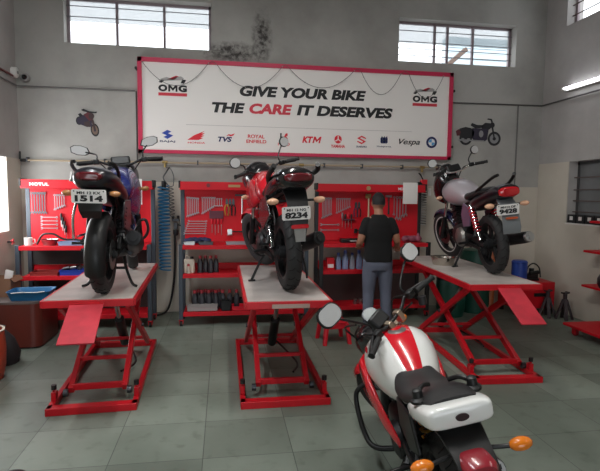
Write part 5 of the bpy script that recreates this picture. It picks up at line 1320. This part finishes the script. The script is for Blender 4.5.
dl = B().lathe([(0, .052), (.012, .056), (.02, .05), (.02, 0)], (0, 0, 0), 'z', 28)
dl.obj('dial_ring', DSTEEL, m4).matrix_local = Matrix.Translation((-.11, .73, .985)) @ Matrix.Rotation(math.radians(40), 4, 'X')
dl = B().lathe([(.021, .044), (.022, .042), (.022, 0)], (0, 0, 0), 'z', 28)
dl.obj('dial_face', DIAL, m4).matrix_local = Matrix.Translation((-.11, .73, .985)) @ Matrix.Rotation(math.radians(40), 4, 'X')

# small fittings of the white machine: red flash on each tank flank, brake reservoir, horn and cable loops
tk = dense([(.29, .66, .745, .05), (.34, .60, .785, .11), (.44, .55, .855, .155), (.57, .53, .905, .190), (.70, .54, .905, .205), (.81, .61, .845, .165), (.86, .69, .78, .09)])
for (t0, t1) in ((148, 156), (24, 32)):
    loft_arc([q for q in tk if .60 <= q[0] <= .80], t0, t1, 6).obj('tank_flash', REDT, m4, label='small red flash')
B().cyl((.20, .70, .995), (.20, .70, 1.045), .024, seg=14).obj('brake_reservoir', ENGINE, m4)
B().cyl((-.10, .93, .66), (-.10, .96, .66), .045, seg=18).obj('horn', BLACK, m4)
for (a, b_, c_) in (((-.22, .62, .99), (-.26, .86, .90), (-.10, .92, .70)), ((-.20, .64, .97), (-.20, .92, .80), (-.06, .86, .62)), ((.16, .80, .99), (.10, .96, .86), (.04, .88, .66))):
    B().curve([a, b_, c_], .007, 6, 8).obj('control_cable', BLACK, m4)
# ---------------------------------------------------------------- the mechanic
def fused(b, name, m, parent, voxel=0.008, smooth=6):
    """one continuous skin over the collected volumes"""
    o = b.obj(name, m, None)
    md = o.modifiers.new('remesh', 'REMESH'); md.mode = 'VOXEL'; md.voxel_size = voxel; md.use_smooth_shade = True
    ms = o.modifiers.new('smooth', 'SMOOTH'); ms.factor = 0.5; ms.iterations = smooth
    dg = bpy.context.evaluated_depsgraph_get()
    me = bpy.data.meshes.new_from_object(o.evaluated_get(dg))
    me.polygons.foreach_set('use_smooth', [True] * len(me.polygons))
    me.materials.clear(); me.materials.append(m)
    o.modifiers.clear(); o.data = me
    if parent is not None: o.parent = parent
    return o
SKIN = mat('skin', '#9a6a52', 0.55)
p = thing('person', 'person in black t-shirt and grey jeans standing at the bench, seen from behind', 'person', (1.845, 5.66, 0), (0, 0, -0.10))
# joints, facing +Y
def limb(b, pts, rad, seg=14, sub=4):
    sp = spline(pts, sub); n = len(sp); k = len(rad) - 1; rr = []
    for i in range(n):
        u = i / (n - 1) * k; j = min(int(u), k - 1); rr.append(rad[j] + (rad[j + 1] - rad[j]) * (u - j))
    b.tube(sp, rr, seg)
    b.ball(sp[0], rr[0] * .98, 12); b.ball(sp[-1], rr[-1] * .98, 12)
ARM = {-1: [(-.145, -.01, 1.325), (-.192, -.03, 1.21), (-.222, -.02, 1.08), (-.215, .10, 1.05), (-.195, .225, 1.03)],
       1: [(.145, -.01, 1.325), (.192, -.03, 1.22), (.225, -.02, 1.10), (.255, .08, 1.055), (.285, .19, 1.02)]}
LEG = {-1: [(-.085, .0, .86), (-.095, .01, .66), (-.10, .02, .46), (-.105, .0, .27), (-.11, -.02, .09)],
       1: [(.085, .0, .86), (.10, .01, .66), (.11, .02, .46), (.115, .0, .27), (.12, -.02, .09)]}
b = B()
HC = Vector((.0, .045, 1.555))
b.ball(HC, 1, 24, (.074, .092, .108)); b.ball(HC + Vector((0, .035, -.055)), 1, 18, (.055, .058, .062))
b.ball(HC + Vector((0, .098, -.018)), 1, 10, (.013, .018, .02)); b.cyl(HC + Vector((0, .09, .02)), HC + Vector((0, .102, -.018)), .008, .012, 8)
for s in (-1, 1): b.ball(HC + Vector((s * .076, -.008, -.012)), 1, 10, (.010, .022, .034))
limb(b, [(0, .03, 1.48), (0, .0, 1.40), (0, -.015, 1.33)], [.054, .055, .07])
b.loft([(.80, -.09, .09, .135, 2.4), (.92, -.105, .10, .155, 2.4), (1.05, -.09, .10, .135, 2.4), (1.2, -.10, .115, .165, 2.4), (1.32, -.095, .10, .18, 2.3), (1.38, -.07, .07, .12, 2.2), (1.41, -.05, .05, .06, 2)], 24, 'z')
for s in (-1, 1):
    limb(b, ARM[s], [.055, .048, .042, .037, .026])
    limb(b, LEG[s], [.085, .075, .055, .052, .038])
    b.loft([(-.06, .02, .09, .035, 2.4, LEG[s][4][0]), (.03, .015, .10, .042, 2.4, LEG[s][4][0]), (.12, .01, .06, .045, 2.4, LEG[s][4][0]), (.17, .01, .04, .03, 2.2, LEG[s][4][0])], 16)
    # hand: palm, four unequal curled fingers, thumb from the side of the palm
    w = Vector(ARM[s][4]); f = (w - Vector(ARM[s][3])).normalized()
    side = Vector((1, 0, 0)) - f * f.x; side.normalize(); down = f.cross(side).normalized()
    if down.z > 0: down = -down
    pc = w + f * .05
    b.tube([w - f * .01, w + f * .03, w + f * .085], [.026, .033, .034], 12)
    for i, L in enumerate((.070, .080, .074, .058)):
        o0 = w + f * .075 + side * (-s) * (.030 - .020 * i)
        pts = [o0, o0 + f * L * .42 + down * .006, o0 + f * L * .72 + down * .026, o0 + f * L * .80 + down * .05]
        b.tube(spline(pts, 3), .0088, 8); b.ball(pts[-1], .0088, 8)
    t0 = w + f * .025 + side * (-s) * .026
    b.tube(spline([t0, t0 + side * (-s) * .022 + f * .025 + down * .012, t0 + side * (-s) * .026 + f * .055 + down * .03], 3), .0098, 8)
    b.ball(t0 + side * (-s) * .026 + f * .055 + down * .03, .0098, 8)
fused(b, 'body', SKIN, p, 0.007, 4)
# t-shirt
TEE = mat('black_cotton', '#070708', 0.9, bump=0.3, bscale=14)
b = B()
b.loft([(.845, -.125, .115, .172, 2.5), (.95, -.12, .118, .172, 2.5), (1.08, -.112, .12, .165, 2.5), (1.2, -.12, .13, .182, 2.4), (1.31, -.115, .118, .168, 2.2), (1.375, -.09, .085, .115, 2.1), (1.415, -.06, .055, .075, 2)], 28, 'z')
for s in (-1, 1):
    A = ARM[s]; limb(b, [A[0], Vector(A[0]).lerp(Vector(A[1]), .6), Vector(A[1]).lerp(Vector(A[2]), .12)], [.062, .060, .058])
fused(b, 'tshirt', TEE, p, 0.009, 5)
# jeans
JEAN = mat('grey_denim', '#5d6272', 0.8, var=0.18, vscale=5, bump=0.2, bscale=16)
b = B()
b.loft([(.74, -.11, .10, .15, 2.3), (.80, -.122, .108, .162, 2.4), (.90, -.115, .105, .158, 2.4), (.93, -.11, .10, .152, 2.4)], 24, 'z')
for s in (-1, 1): limb(b, LEG[s], [.098, .090, .072, .066, .062])
fused(b, 'jeans', JEAN, p, 0.010, 5)
for s in (-1, 1):
    x = LEG[s][4][0]
    sh = B().loft([(-.095, .012, .085, .036, 2.6, x), (-.04, .012, .10, .046, 2.6, x), (.05, .012, .095, .05, 2.6, x), (.13, .012, .06, .05, 2.5, x), (.19, .012, .04, .035, 2.3, x)], 18).obj('shoe', mat('dark_shoe', '#2a2523', 0.6), p)
    B().loft([(-.10, 0, .014, .038, 2.6, x), (.05, 0, .014, .053, 2.6, x), (.14, 0, .014, .052, 2.5, x), (.197, 0, .014, .035, 2.3, x)], 18).obj('sole', BLACK, sh)
# short black hair
b = B(); rings = []
for k in range(9):
    a = PI / 2 * k / 8 * 1.18 - 0.30
    z = math.sin(a); r = math.cos(a)
    rings.append([HC + Vector((.080 * r * math.cos(t), -.006 + .097 * r * math.sin(t) - .012 * (1 - z), .116 * z + .012 + (.05 * max(0, math.sin(t)) if k < 4 else 0) * (4 - k) / 4)) for t in [2 * PI * j / 24 for j in range(24)]])
b.rings(rings).obj('hair', mat('black_hair', '#0e0d0e', 0.7, bump=0.4, bscale=150), p, angle=80)
for s in (-1, 1):
    e = B().ball(HC + Vector((s * .030, .083, .005)), .011, 10).obj('eye', mat('eye_white', '#d8d4d0', 0.3), p)
    B().ball(HC + Vector((s * .030, .0915, .005)), .005, 8).obj('iris', BLACK, e)
    B().box(HC + Vector((s * .030, .0885, .026)), (.03, .008, .006)).obj('eyebrow', MATS['black_hair'], p)
B().ball(HC + Vector((0, .089, -.055)), 1, 10, (.022, .007, .006)).obj('mouth', mat('lips', '#7a4540', 0.5), p)
